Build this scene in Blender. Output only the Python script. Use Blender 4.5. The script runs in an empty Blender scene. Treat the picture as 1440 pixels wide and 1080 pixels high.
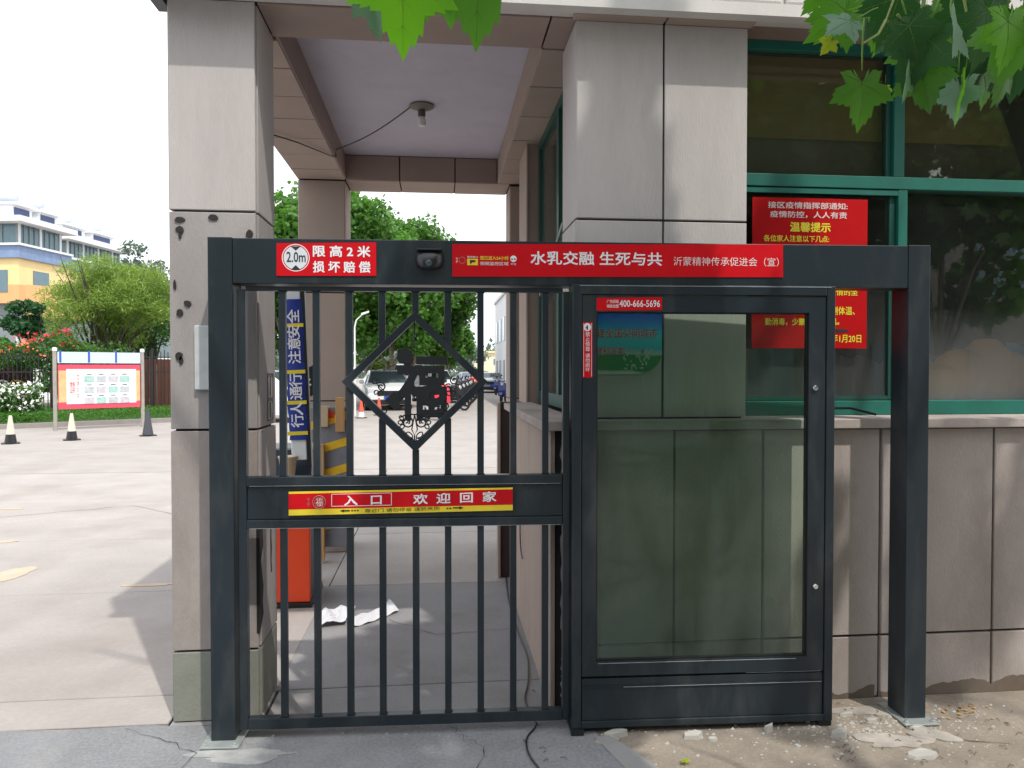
import bpy, math, random
import numpy as np
from mathutils import Matrix, Vector
random.seed(7); RNG = np.random.default_rng(11)
R = math.radians
sc = bpy.context.scene
COL = sc.collection

# ------------------------------------------------------------------ camera, sky, sun, exposure
F, HC, YAW, PIT = 1040.0, 1.62, R(5.8), R(-1.1)
cam_d = bpy.data.cameras.new('camera'); cam = bpy.data.objects.new('camera', cam_d); COL.objects.link(cam)
cam.location = (0, 0, HC); cam.rotation_euler = (R(90) + PIT, 0, -YAW)
cam_d.sensor_width = 36; cam_d.lens = 36 * F / 1440; cam_d.clip_start = .05; cam_d.clip_end = 2000
sc.camera = cam
SUN_EL, SUN_AZ = 60.0, math.atan2(.457, -.89)          # direction towards the sun, seen from above: (sin, cos) = (+x, -y)
sx, sy = math.sin(SUN_AZ), math.cos(SUN_AZ)
world = bpy.data.worlds.new('World'); sc.world = world; world.use_nodes = True
wn, wl = world.node_tree.nodes, world.node_tree.links
bg = wn['Background']; sky = wn.new('ShaderNodeTexSky'); sky.sky_type = 'NISHITA'; sky.sun_disc = False
sky.sun_elevation = R(SUN_EL); sky.sun_rotation = SUN_AZ
sky.dust_density = 6.0; sky.air_density = 1.0; sky.ozone_density = 1.0
mixw = wn.new('ShaderNodeMix'); mixw.data_type = 'RGBA'; mixw.inputs[0].default_value = .8
mixw.inputs[7].default_value = (12.4, 12.8, 13.4, 1)       # thin bright haze veil over the whole sky
wl.new(sky.outputs[0], mixw.inputs[6]); wl.new(mixw.outputs[2], bg.inputs[0])
bg.inputs[1].default_value = .148
sun_d = bpy.data.lights.new('sun', 'SUN'); sun_d.energy = 3.0; sun_d.angle = R(.8); sun_d.color = (1, .95, .87)
sun = bpy.data.objects.new('sun', sun_d); COL.objects.link(sun)
sv = Vector((sx * math.cos(R(SUN_EL)), sy * math.cos(R(SUN_EL)), math.sin(R(SUN_EL))))
sun.rotation_euler = sv.to_track_quat('Z', 'Y').to_euler(); sun.location = (4, -8, 12)
sc.view_settings.view_transform = 'Standard'; sc.view_settings.look = 'None'
sc.view_settings.gamma = 1; sc.view_settings.use_curve_mapping = False
sc.view_settings.exposure = .10
sc.cycles.max_bounces = 8; sc.cycles.transparent_max_bounces = 12

# ------------------------------------------------------------------ measuring helpers: where a sight line meets a real plane
def ray(u, v):
    xc = (u - 720) / F; yc = -(v - 540) / F
    fy = math.cos(PIT) - yc * math.sin(PIT); z = math.sin(PIT) + yc * math.cos(PIT)
    return xc * math.cos(YAW) + fy * math.sin(YAW), -xc * math.sin(YAW) + fy * math.cos(YAW), z
def atY(u, v, Y):
    r = ray(u, v); t = Y / r[1]; return Vector((r[0] * t, Y, HC + r[2] * t))
def atZ(u, v, Z=0.):
    r = ray(u, v); t = (Z - HC) / r[2]; return Vector((r[0] * t, r[1] * t, Z))
def atX(u, v, X):
    r = ray(u, v); t = X / r[0]; return Vector((X, r[1] * t, HC + r[2] * t))
def atD(u, v, D):
    r = Vector(ray(u, v)); return Vector((0, 0, HC)) + r * D
GL = Vector((-.976, 3.289, 0)); GTH = math.atan2(3.177 - 3.289, 2.245 + .976)
gx = Vector((math.cos(GTH), math.sin(GTH), 0)); gn = Vector((-math.sin(GTH), math.cos(GTH), 0))
def G(u, v, back=0.):                                  # gate plane -> (s, z) in the gate's own frame
    r = Vector(ray(u, v)); o = GL + gn * back; t = (o.dot(gn)) / r.dot(gn)
    p = r * t - o; return p.dot(gx), HC + r.z * t

# ------------------------------------------------------------------ materials
def M(name, col, rough=.8, var=.12, scale=6., bump=.0, bscale=80., metal=0., rnd=0., dirt=0., dscale=1.3, dcol=None, stretch=(1, 1, 1), spec=.5, coat=0., fine=0.):
    m = bpy.data.materials.new(name); m.use_nodes = True; n, l = m.node_tree.nodes, m.node_tree.links
    b = n['Principled BSDF']; b.inputs['Roughness'].default_value = rough; b.inputs['Metallic'].default_value = metal
    b.inputs['Specular IOR Level'].default_value = spec; b.inputs['Coat Weight'].default_value = coat
    if not (var or bump or rnd or dirt or fine):
        b.inputs['Base Color'].default_value = (*col, 1); return m
    geo = n.new('ShaderNodeNewGeometry'); mp = n.new('ShaderNodeMapping'); mp.inputs['Scale'].default_value = stretch
    l.new(geo.outputs['Position'], mp.inputs['Vector'])
    def noise(s, d=4, r=.6):
        t = n.new('ShaderNodeTexNoise'); t.inputs['Scale'].default_value = s; t.inputs['Detail'].default_value = d; t.inputs['Roughness'].default_value = r
        l.new(mp.outputs[0], t.inputs['Vector']); return t.outputs['Fac']
    def math_(op, a, bb):
        t = n.new('ShaderNodeMath'); t.operation = op
        for i, q in enumerate((a, bb)):
            if isinstance(q, (int, float)): t.inputs[i].default_value = q
            else: l.new(q, t.inputs[i])
        return t.outputs[0]
    fac = math_('ADD', math_('MULTIPLY', math_('SUBTRACT', noise(scale), .5), var * 3.2), 1.)
    if fine: fac = math_('ADD', fac, math_('MULTIPLY', math_('SUBTRACT', noise(scale * 22, 2), .5), fine * 3))
    if rnd:
        oi = n.new('ShaderNodeObjectInfo'); fac = math_('MULTIPLY', fac, math_('ADD', math_('MULTIPLY', math_('SUBTRACT', oi.outputs['Random'], .5), rnd * 2), 1.))
    vm = n.new('ShaderNodeVectorMath'); vm.operation = 'SCALE'; vm.inputs[0].default_value = col; l.new(fac, vm.inputs['Scale'])
    out = vm.outputs[0]
    if dirt:
        cr = n.new('ShaderNodeMapRange'); cr.inputs['From Min'].default_value = .5; cr.inputs['From Max'].default_value = .72; cr.inputs['To Max'].default_value = dirt
        l.new(noise(dscale, 6, .65), cr.inputs['Value'])
        mx = n.new('ShaderNodeMix'); mx.data_type = 'RGBA'; l.new(cr.outputs[0], mx.inputs[0]); l.new(out, mx.inputs[6])
        mx.inputs[7].default_value = (*(dcol or tuple(c * .5 for c in col)), 1); out = mx.outputs[2]
    l.new(out, b.inputs['Base Color'])
    if bump:
        bp = n.new('ShaderNodeBump'); bp.inputs['Strength'].default_value = bump; bp.inputs['Distance'].default_value = .004
        l.new(noise(bscale, 3), bp.inputs['Height']); l.new(bp.outputs[0], b.inputs['Normal'])
    return m
def leafmat(name, col, tcol, var=.25, rough=.5):
    m = M(name, col, rough, var, 9., rnd=.25); n, l = m.node_tree.nodes, m.node_tree.links
    t = n.new('ShaderNodeBsdfTranslucent'); t.inputs[0].default_value = (*tcol, 1)
    mx = n.new('ShaderNodeMixShader'); mx.inputs[0].default_value = .38
    l.new(n['Principled BSDF'].outputs[0], mx.inputs[1]); l.new(t.outputs[0], mx.inputs[2])
    l.new(mx.outputs[0], n['Material Output'].inputs[0]); return m
def glassmat(name, tint, ior=1.5, haze=0., hazecol=(.5, .5, .48), hscale=2., rot=0., low=None):
    m = bpy.data.materials.new(name); m.use_nodes = True; n, l = m.node_tree.nodes, m.node_tree.links; n.remove(n['Principled BSDF'])
    tr = n.new('ShaderNodeBsdfTransparent'); tr.inputs[0].default_value = (*tint, 1)
    gl = n.new('ShaderNodeBsdfGlossy'); gl.inputs[1].default_value = .01
    fr = n.new('ShaderNodeFresnel'); fr.inputs[0].default_value = ior
    mx = n.new('ShaderNodeMixShader'); l.new(fr.outputs[0], mx.inputs[0]); l.new(tr.outputs[0], mx.inputs[1]); l.new(gl.outputs[0], mx.inputs[2])
    last = mx
    if haze:                                            # dust film on the pane; for the door glass, painted reflection streaks
        d = n.new('ShaderNodeBsdfDiffuse'); d.inputs[0].default_value = (*hazecol, 1)
        geo = n.new('ShaderNodeNewGeometry'); mp = n.new('ShaderNodeMapping'); mp.inputs['Scale'].default_value = (1, 1, .3); mp.inputs['Rotation'].default_value = (0, rot, 0); l.new(geo.outputs['Position'], mp.inputs[0])
        t = n.new('ShaderNodeTexNoise'); t.inputs['Scale'].default_value = hscale; t.inputs['Detail'].default_value = 5; l.new(mp.outputs[0], t.inputs[0])
        mr = n.new('ShaderNodeMapRange'); mr.inputs['From Min'].default_value = .38; mr.inputs['From Max'].default_value = .75; mr.inputs['To Max'].default_value = haze; mr.inputs['To Min'].default_value = haze * .15
        l.new(t.outputs[0], mr.inputs[0]); t.inputs['Distortion'].default_value = .6
        if low:
            sz = n.new('ShaderNodeSeparateXYZ'); l.new(geo.outputs['Position'], sz.inputs[0]); m3 = n.new('ShaderNodeMapRange'); m3.inputs['From Min'].default_value = low[1]; m3.inputs['From Max'].default_value = low[0]; m3.inputs['To Min'].default_value = .12; m3.inputs['To Max'].default_value = 1.6
            l.new(sz.outputs[2], m3.inputs[0]); mm = n.new('ShaderNodeMath'); mm.operation = 'MULTIPLY'; l.new(mr.outputs[0], mm.inputs[0]); l.new(m3.outputs[0], mm.inputs[1]); mr = mm
        m2 = n.new('ShaderNodeMixShader'); l.new(mr.outputs[0], m2.inputs[0]); l.new(mx.outputs[0], m2.inputs[1]); l.new(d.outputs[0], m2.inputs[2]); last = m2
    l.new(last.outputs[0], n['Material Output'].inputs[0]); return m

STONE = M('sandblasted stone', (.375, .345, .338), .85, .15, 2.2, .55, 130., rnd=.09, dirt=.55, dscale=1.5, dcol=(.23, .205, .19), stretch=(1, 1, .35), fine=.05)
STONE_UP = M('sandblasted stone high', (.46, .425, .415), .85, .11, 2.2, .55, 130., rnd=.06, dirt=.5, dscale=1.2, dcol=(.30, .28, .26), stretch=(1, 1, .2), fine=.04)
STONE_WARM = M('warm stone', (.38, .30, .255), .85, .08, 3., .3, 120., rnd=.07)
STONE_BROWN = M('brown polished stone', (.30, .22, .19), .6, .1, 4., .1, 100., rnd=.06)
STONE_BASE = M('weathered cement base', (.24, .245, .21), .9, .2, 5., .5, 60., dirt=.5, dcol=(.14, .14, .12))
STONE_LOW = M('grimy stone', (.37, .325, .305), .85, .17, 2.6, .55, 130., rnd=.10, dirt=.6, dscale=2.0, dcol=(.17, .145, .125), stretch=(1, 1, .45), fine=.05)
STONE_WHITE = M('white stone', (.6, .58, .56), .8, .1, 5., .3, 90., rnd=.05)
GROUT = M('black joint', (.018, .016, .015), .9, .3, 30.)
CEIL = M('lilac white ceiling paint', (.54, .515, .60), .85, .07, 3., .1, 50., dirt=.25, dscale=5., dcol=(.4, .38, .4))
METAL = M('charcoal painted metal', (.016, .024, .031), .36, .2, 5., .08, 240., dirt=.6, dscale=6., dcol=(.062, .066, .066), spec=.4, stretch=(1, 1, .3), fine=.05)
METAL_D = M('dark seam metal', (.012, .014, .016), .45, .1, 9.)
GALV = M('galvanised plate', (.42, .46, .45), .4, .2, 20., .1, 90., metal=.5, dirt=.5, dcol=(.3, .3, .28))
CHROME = M('chrome', (.75, .76, .78), .15, .0, metal=1.)
RED = M('red vinyl', (.56, .003, .010), .42, .10, 5., .6, 9., spec=.25)
RED_D = M('red poster print', (.46, .002, .004), .6, .12, 3., .8, 7., spec=.15)
YEL = M('yellow vinyl', (.80, .62, .03), .4, .05, 6.)
YTXT = M('yellow print', (.85, .70, .04), .5, .0)
WTXT = M('white print', (.80, .79, .82), .5, .0)
PTXT = M('pale print', (.78, .62, .62), .5, .0)
BTXT = M('black print', (.02, .02, .025), .5, .0)
GREY_PRINT = M('grey blue print', (.62, .66, .70), .5, .0)
GREEN = M('green window paint', (.004, .125, .092), .5, .2, 6., .05, 90.)
GREEN_D = M('dark green frame', (.008, .07, .055), .45, .1, 6.)
GLASSW = glassmat('window glass', (.86, .85, .78), 1.5, .10, (.42, .42, .38), 1.6)
GLASSL = glassmat('dusty window glass', (.94, .95, .94), 1.5, .20, (.46, .49, .50), 1.3, .5, (1.40, 1.95))
GLASSD = glassmat('tinted door glass', (.80, .90, .83), 1.36, .10, (.42, .52, .47), 3.2, .5, (.35, 1.6))  # slanted haze streaks paint reflections onto the pane
CONC = M('pale concrete', (.33, .302, .284), .9, .13, 1.7, .35, 70., rnd=.05, dirt=.7, dscale=.8, dcol=(.255, .225, .20), fine=.09)
CONC_SHADE = M('shaded walk concrete', (.245, .24, .245), .85, .10, 2.2, .4, 70., rnd=.05, dirt=.65, dscale=1.6, dcol=(.17, .165, .16), fine=.1)  # same concrete inside the passage, its shade put into a greyer colour
ASPH = M('worn grey asphalt', (.21, .215, .225), .92, .16, 3., .9, 190., dirt=.6, dscale=1.6, dcol=(.33, .325, .31), fine=.25)
DIRT = M('dusty cement ground', (.24, .205, .165), .95, .30, 3., .8, 70., dirt=.85, dscale=1.7, dcol=(.12, .105, .09), fine=.2)
DUST = M('pale stone dust', (.33, .30, .265), .95, .4, 9., .5, 90.)
PATCH = M('smooth grey cement', (.25, .25, .25), .9, .12, 6., .3, 60.)
TAN = M('tan road paint', (.44, .345, .24), .9, .2, 5., .2, 60., dirt=.6, dcol=(.5, .44, .38))
KERB = M('kerb stone', (.27, .255, .24), .9, .12, 4.)
BLACK = M('black plastic', (.012, .012, .013), .35, .1, 9.)
RUBBER = M('black rubber', (.02, .02, .021), .8, .1, 9.)
WHITE = M('white plastic', (.75, .76, .76), .5, .06, 9.)
WPAINT = M('white car paint', (.72, .74, .76), .25, .03, 2., coat=.5)
GPAINT = M('silver grey paint', (.25, .28, .31), .25, .05, 2., metal=.3, coat=.5)
BPAINT = M('dark blue paint', (.02, .035, .09), .22, .05, 2., coat=.5)
ORANGE = M('orange red paint', (.80, .065, .012), .4, .05, 4.)
BLUE = M('blue cloth', (.012, .035, .28), .7, .12, 14., .3, 60.)
CARGLASS = M('car glass', (.06, .08, .09), .06, .0)
LAMPG = M('headlamp glass', (.6, .62, .64), .12, .0)
WOOD = M('raw pine', (.52, .30, .13), .75, .15, 10., .1, 60., stretch=(1, 1, .1))
CARD = M('tan card', (.55, .42, .28), .85, .1, 8.)
PAPER = M('white paper', (.60, .61, .65), .7, .03, 6.)
IRON = M('black iron', (.015, .017, .018), .5, .1, 9.)
BARK = M('mottled plane bark', (.22, .20, .14), .9, .3, 7., .6, 30., dirt=.7, dscale=5., dcol=(.42, .40, .30))
BARK2 = M('grey bark', (.10, .085, .065), .9, .25, 8., .5, 30.)
LEAF_P = leafmat('plane leaf', (.045, .14, .018), (.13, .42, .012))
LEAF_PB = leafmat('bright plane leaf', (.09, .28, .010), (.24, .68, .005), .15)
LEAF_PD = leafmat('dark plane leaf', (.022, .085, .022), (.03, .14, .015))
LEAF_U = leafmat('pale leaf underside', (.20, .33, .24), (.12, .25, .10), .2, .7)
LEAF_Y = leafmat('yellow leaf', (.45, .55, .02), (.4, .5, .02), .1)
VEIN = leafmat('leaf vein', (.22, .38, .07), (.35, .60, .06), .1)
LEAF_G = leafmat('green street foliage', (.075, .19, .03), (.13, .33, .03))
LEAF_F = leafmat('feathery yellow foliage', (.19, .29, .055), (.30, .44, .06))
LEAF_M = leafmat('mid green foliage', (.06, .17, .03), (.10, .28, .03))
LEAF_DK = leafmat('dark foliage', (.03, .11, .04), (.05, .16, .04))
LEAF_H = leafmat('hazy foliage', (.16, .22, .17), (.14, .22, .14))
GRASS = leafmat('lawn grass', (.06, .18, .02), (.10, .30, .02))
PETAL_R = M('red petal', (.62, .02, .05), .6, .2, 20.)
PETAL_W = M('white petal', (.8, .8, .76), .6, .1, 20.)
YWALL = M('yellow render', (.82, .62, .30), .85, .06, 1.)
OWALL = M('orange render', (.72, .40, .18), .85, .08, 1.)
WWALL = M('white render', (.72, .73, .74), .8, .05, 1.)
BTILE = M('blue tile parapet', (.20, .28, .45), .6, .2, 2.)
FARGLASS = M('far window glass', (.12, .20, .23), .15, .1, 2.)
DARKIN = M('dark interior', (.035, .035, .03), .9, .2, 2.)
BLIND = M('olive blind cloth', (.46, .38, .17), .9, .12, 3., stretch=(1, 1, 6))
CURT = M('grey interior cloth', (.26, .28, .29), .9, .12, 3., stretch=(5, 1, 1))
BED = M('sand coloured cushion cloth', (.90, .42, .08), .9, .15, 3.)

# ------------------------------------------------------------------ mesh builder and object helpers
class MB:
    def __init__(s): s.v = []; s.f = []; s.mi = []; s.m = 0
    def add(s, vs, fs):
        b = len(s.v); s.v += [tuple(q) for q in vs]; s.f += [tuple(i + b for i in f) for f in fs]; s.mi += [s.m] * len(fs); return s
    def box(s, x0, x1, y0, y1, z0, z1):
        return s.add([(x0, y0, z0), (x1, y0, z0), (x1, y1, z0), (x0, y1, z0), (x0, y0, z1), (x1, y0, z1), (x1, y1, z1), (x0, y1, z1)],
                     [(0, 3, 2, 1), (4, 5, 6, 7), (0, 1, 5, 4), (1, 2, 6, 5), (2, 3, 7, 6), (3, 0, 4, 7)])
    def prism(s, pts, ax, d0, d1):                     # polygon in the plane normal to axis ax, extruded d0..d1
        def p(q, d): return {'x': (d, q[0], q[1]), 'y': (q[0], d, q[1]), 'z': (q[0], q[1], d)}[ax]
        n = len(pts); vs = [p(q, d0) for q in pts] + [p(q, d1) for q in pts]
        fs = [tuple(range(n)), tuple(range(2 * n - 1, n - 1, -1))] + [(i, i + n, (i + 1) % n + n, (i + 1) % n) for i in range(n)]
        return s.add(vs, fs)
    def bar(s, a, b, w, d, up=(0, 1, 0)):              # square bar between two points
        a, b = Vector(a), Vector(b); t = (b - a).normalized(); n = Vector(up); n = (n - t * n.dot(t)).normalized(); m = t.cross(n)
        vs = [q + m * i * w / 2 + n * j * d / 2 for q in (a, b) for i, j in ((-1, -1), (1, -1), (1, 1), (-1, 1))]
        return s.add(vs, [(0, 3, 2, 1), (4, 5, 6, 7), (0, 1, 5, 4), (1, 2, 6, 5), (2, 3, 7, 6), (3, 0, 4, 7)])
    def tube(s, pts, r, n=8, closed=False):
        pts = [Vector(p) for p in pts]; k = len(pts); rs = r if isinstance(r, (list, tuple)) else [r] * k; vs = []; prev = None
        for i, p in enumerate(pts):
            t = ((pts[(i + 1) % k] - pts[i - 1]) if closed else (pts[min(i + 1, k - 1)] - pts[max(i - 1, 0)])).normalized()
            if prev is None: prev = Vector((0, 0, 1)) if abs(t.z) < .9 else Vector((1, 0, 0))
            a = (prev - t * prev.dot(t)).normalized(); prev = a; b = t.cross(a)
            vs += [p + (a * math.cos(2 * math.pi * j / n) + b * math.sin(2 * math.pi * j / n)) * rs[i] for j in range(n)]
        fs = []
        for i in range(k if closed else k - 1):
            i2 = (i + 1) % k
            fs += [(i * n + j, i * n + (j + 1) % n, i2 * n + (j + 1) % n, i2 * n + j) for j in range(n)]
        if not closed: fs += [tuple(range(n))[::-1], tuple((k - 1) * n + j for j in range(n))]
        return s.add(vs, fs)
    def lathe(s, prof, c=(0, 0, 0), n=16, ax='z', cap=True):
        c = Vector(c); vs = []
        for r, h in prof:
            for j in range(n):
                a = 2 * math.pi * j / n; x, y = r * math.cos(a), r * math.sin(a)
                vs.append(c + Vector({'z': (x, y, h), 'y': (x, h, y), 'x': (h, x, y)}[ax]))
        k = len(prof); fs = [(i * n + j, i * n + (j + 1) % n, (i + 1) * n + (j + 1) % n, (i + 1) * n + j) for i in range(k - 1) for j in range(n)]
        if cap: fs += [tuple(range(n))[::-1], tuple((k - 1) * n + j for j in range(n))]
        return s.add(vs, fs)
    def mesh(s, name, mats, smooth=False):
        me = bpy.data.meshes.new(name); me.from_pydata(s.v, [], s.f)
        for m in (mats if isinstance(mats, (list, tuple)) else [mats]): me.materials.append(m)
        if any(s.mi): me.polygons.foreach_set('material_index', s.mi)
        if smooth: me.polygons.foreach_set('use_smooth', [True] * len(s.f))
        me.update(); return me
def wm(o):
    m = o.matrix_parent_inverse @ o.matrix_basis
    return wm(o.parent) @ m if o.parent else o.matrix_basis.copy()
def put(name, me, parent=None, local=False, mat=None, kind=None):
    o = bpy.data.objects.new(name, me); COL.objects.link(o)
    if mat is not None: o.matrix_basis = mat
    if parent is not None:
        o.parent = parent
        if not local: o.matrix_parent_inverse = wm(parent).inverted()
    if kind: o['kind'] = kind
    return o
def obj(name, mb, mats, parent=None, local=False, smooth=False, kind=None, bevel=0, mat=None):
    o = put(name, mb.mesh(name, mats, smooth), parent, local, mat, kind)
    if bevel:
        b = o.modifiers.new('bevel', 'BEVEL'); b.width = bevel; b.segments = 2; b.limit_method = 'ANGLE'
    if smooth: 
        o.data.set_sharp_from_angle(angle=R(40))
    return o
def thing(name, label, cat, loc=(0, 0, 0), rz=0., group=None):
    o = bpy.data.objects.new(name, None); COL.objects.link(o); o.location = loc; o.rotation_euler = (0, 0, rz)
    o['label'] = label; o['category'] = cat; o.empty_display_size = .1
    if group: o['group'] = group
    return o
def tag(o, label, cat, group=None):
    o['label'] = label; o['category'] = cat
    if group: o['group'] = group
    return o
def kids(o): return [c for c in list(COL.objects) if c.parent == o]
def dup(root, loc, rz=None, label=None, scale=None):
    def rec(o, par):
        c = o.copy(); COL.objects.link(c)
        if par is not None: c.parent = par; c.matrix_parent_inverse = o.matrix_parent_inverse
        for ch in KIDS.get(o.name, []): rec(ch, c)
        return c
    KIDS = {}
    for c in COL.objects:
        if c.parent: KIDS.setdefault(c.parent.name, []).append(c)
    r = rec(root, None); r.location = loc
    if rz is not None: r.rotation_euler = (0, 0, rz)
    if scale: r.scale = (scale,) * 3
    if label: r['label'] = label
    return r
SLABS = {}
def slab(name, mat, c, a, b, w, h, t=.02, parent=None, ch=.0025):
    """a facing stone: corner c, edge directions a and b, proud of the core by t along a x b (outward)"""
    key = (round(w, 3), round(h, 3), round(t, 3), mat.name)
    me = SLABS.get(key)
    if me is None:
        mb = MB(); mb.add([(0, 0, 0), (w, 0, 0), (w, h, 0), (0, h, 0), (0, 0, t - ch), (w, 0, t - ch), (w, h, t - ch), (0, h, t - ch), (ch, ch, t), (w - ch, ch, t), (w - ch, h - ch, t), (ch, h - ch, t)],
                          [(0, 3, 2, 1), (0, 1, 5, 4), (1, 2, 6, 5), (2, 3, 7, 6), (3, 0, 4, 7), (4, 5, 9, 8), (5, 6, 10, 9), (6, 7, 11, 10), (7, 4, 8, 11), (8, 9, 10, 11)])
        me = SLABS[key] = mb.mesh(name, mat)
    a, b = Vector(a), Vector(b); n = a.cross(b)
    m = Matrix((a, b, n)).transposed().to_4x4(); m.translation = Vector(c)
    return put(name, me, parent, mat=m)
X_, Y_, Z_ = Vector((1, 0, 0)), Vector((0, 1, 0)), Vector((0, 0, 1))
def slabs(parent, mat, o, a, b, us, vs, t=.02, gap=.0105, name='stone_slab', off=0.):
    """rows of slabs between the cut lines us (along a) and vs (along b)"""
    for i in range(len(us) - 1):
        for j in range(len(vs) - 1):
            m = mat[j] if isinstance(mat, (list, tuple)) else mat
            slab(name, m, Vector(o) + Vector(a) * (us[i] + gap / 2) + Vector(b) * (vs[j] + gap / 2), a, b, us[i + 1] - us[i] - gap, vs[j + 1] - vs[j] - gap, t + random.uniform(-.0012, .0012), parent)

def smooth_pts(P_, k=4):
    out = []
    for i in range(len(P_) - 1):
        p0_, p1_, p2_, p3_ = P_[max(i - 1, 0)], P_[i], P_[i + 1], P_[min(i + 2, len(P_) - 1)]
        for j in range(k):
            t = j / k; out.append(.5 * ((2 * p1_) + (-p0_ + p2_) * t + (2 * p0_ - 5 * p1_ + 4 * p2_ - p3_) * t * t + (-p0_ + 3 * p1_ - 3 * p2_ + p3_) * t ** 3))
    return out + [P_[-1]]
def text_mesh(txt, bold=0., res=2):
    me = text_mesh0(txt, res)
    if bold < .012: return me
    n = len(me.vertices); co = np.empty(n * 3); me.vertices.foreach_get('co', co); co = co.reshape(-1, 3); faces = [tuple(p.vertices) for p in me.polygons]; e = bold * 1.5; V = []; F_ = []
    for k, (dx, dy) in enumerate(((0, 0), (e, 0), (0, e), (e, e))):
        V += [(x + dx, y + dy, k) for x, y, _ in co]; F_ += [tuple(i + k * n for i in f) for f in faces]
    m2 = bpy.data.meshes.new('lettering'); m2.from_pydata(V, [], F_); bpy.data.meshes.remove(me); return m2
def text_mesh0(txt, res=2, bold=0.):
    cu = bpy.data.curves.new('lettering', 'FONT'); cu.body = txt; cu.size = 1; cu.offset = bold; cu.resolution_u = res; cu.align_x = 'LEFT'
    cu.space_line = 1.0
    o = bpy.data.objects.new('tmp', cu); COL.objects.link(o); bpy.context.view_layer.update()
    dg = bpy.context.evaluated_depsgraph_get(); me = bpy.data.meshes.new_from_object(o.evaluated_get(dg))
    bpy.data.objects.remove(o); bpy.data.curves.remove(cu); return me
def lettering(txt, parent, x0, x1, z0, z1, y, mat, bold=.015, rot=0, name='lettering', local=True, res=2, keep=False, slant=0.):
    me = text_mesh(txt, bold, res); n = len(me.vertices)
    if n == 0: return None
    co = np.empty(n * 3); me.vertices.foreach_get('co', co); co = co.reshape(-1, 3)
    if rot: co = np.stack([-co[:, 1], co[:, 0], co[:, 2]], 1) if rot > 0 else np.stack([co[:, 1], -co[:, 0], co[:, 2]], 1)
    lo, hi = co.min(0), co.max(0); w, h = x1 - x0, z1 - z0
    kx, kz = w / (hi[0] - lo[0]), h / (hi[1] - lo[1])
    if keep: kx = kz = min(kx, kz)
    out = np.zeros_like(co); out[:, 0] = x0 + (co[:, 0] - lo[0]) * kx; out[:, 2] = z0 + (co[:, 1] - lo[1]) * kz + slant * (out[:, 0] - x0); out[:, 1] = y - co[:, 2] * .00012
    me.vertices.foreach_set('co', out.ravel()); me.materials.clear(); me.materials.append(mat); me.update()
    return put(name, me, parent, local)

def leaf_outline():
    pts = []
    lobes = [(-150, .42), (-118, .62), (-62, .92), (0, 1.12), (62, .92), (118, .62), (150, .42)]
    def tip(a, r): pts.append((a, r))
    for i, (a, r) in enumerate(lobes):
        if i: pa, pr = lobes[i - 1]; pts.append(((a + pa) / 2, min(r, pr) * .66))
        if r > .5: tip(a - 20, r * .76); tip(a - 17, r * .71); tip(a - 10, r * .86); tip(a - 8, r * .80)
        tip(a, r)
        if r > .5: tip(a + 8, r * .80); tip(a + 10, r * .86); tip(a + 17, r * .71); tip(a + 20, r * .76)
    return [(math.sin(R(a)) * r, math.cos(R(a)) * r) for a, r in pts]
LO = leaf_outline()
def leaf_mesh(name, mat, curl=.25, fold=.18, petiole=True, seed=0):
    rr = random.Random(seed); mb = MB(); n = len(LO); cx, cy = 0, .0
    def zf(x, y): return -curl * (x * x + y * y) * .6 + fold * abs(x) + .03 * math.sin(5 * x + seed) + .03 * math.sin(4 * y + seed * 2)
    vs = [(0, .45, zf(0, 0))]
    for k in (.45, .8, 1.): vs += [(x * k * .5, .45 + y * k * .5, .5 * zf(x * k, y * k)) for x, y in LO]
    fs = [(0, 1 + i, 1 + (i + 1) % n) for i in range(n - 1)]
    for q in (0, 1): fs += [(1 + q * n + i, 1 + (q + 1) * n + i, 1 + (q + 1) * n + i + 1, 1 + q * n + i + 1) for i in range(n - 1)]
    mb.add(vs, fs)
    mb.m = 1
    for a_, r_ in ((0, 1.0), (-62, .8), (62, .8), (-118, .5), (118, .5)):
        P_ = []
        for k in range(7):
            t = k / 6 * r_; x, y = math.sin(R(a_)) * t, math.cos(R(a_)) * t; P_.append((x * .5, .45 + y * .5, .5 * zf(x, y) if k else zf(0, 0)))
        mb.tube(P_, [.0045 * (1 - .8 * k / 6) for k in range(7)], 3)
        for k in (2, 4):
            for sg in (-1, 1):
                b_ = R(a_ + sg * 42); t = k / 6 * r_; x0, y0 = math.sin(R(a_)) * t, math.cos(R(a_)) * t; l_ = .20 * r_ * (1.1 - k / 8); x1, y1 = x0 + math.sin(b_) * l_, y0 + math.cos(b_) * l_
                mb.tube([(x * .5, .45 + y * .5, .5 * zf(x, y)) for x, y in ((x0, y0), ((x0 + x1) / 2, (y0 + y1) / 2), (x1, y1))], [.0016, .0013, .0006], 3)
    if petiole: mb.tube([(0, .3, 0), (0, .1, .005), (.01, -.1, .04), (.0, -.28, .05)], .011, 4)
    return mb.mesh(name, [mat, VEIN], True)
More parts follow.
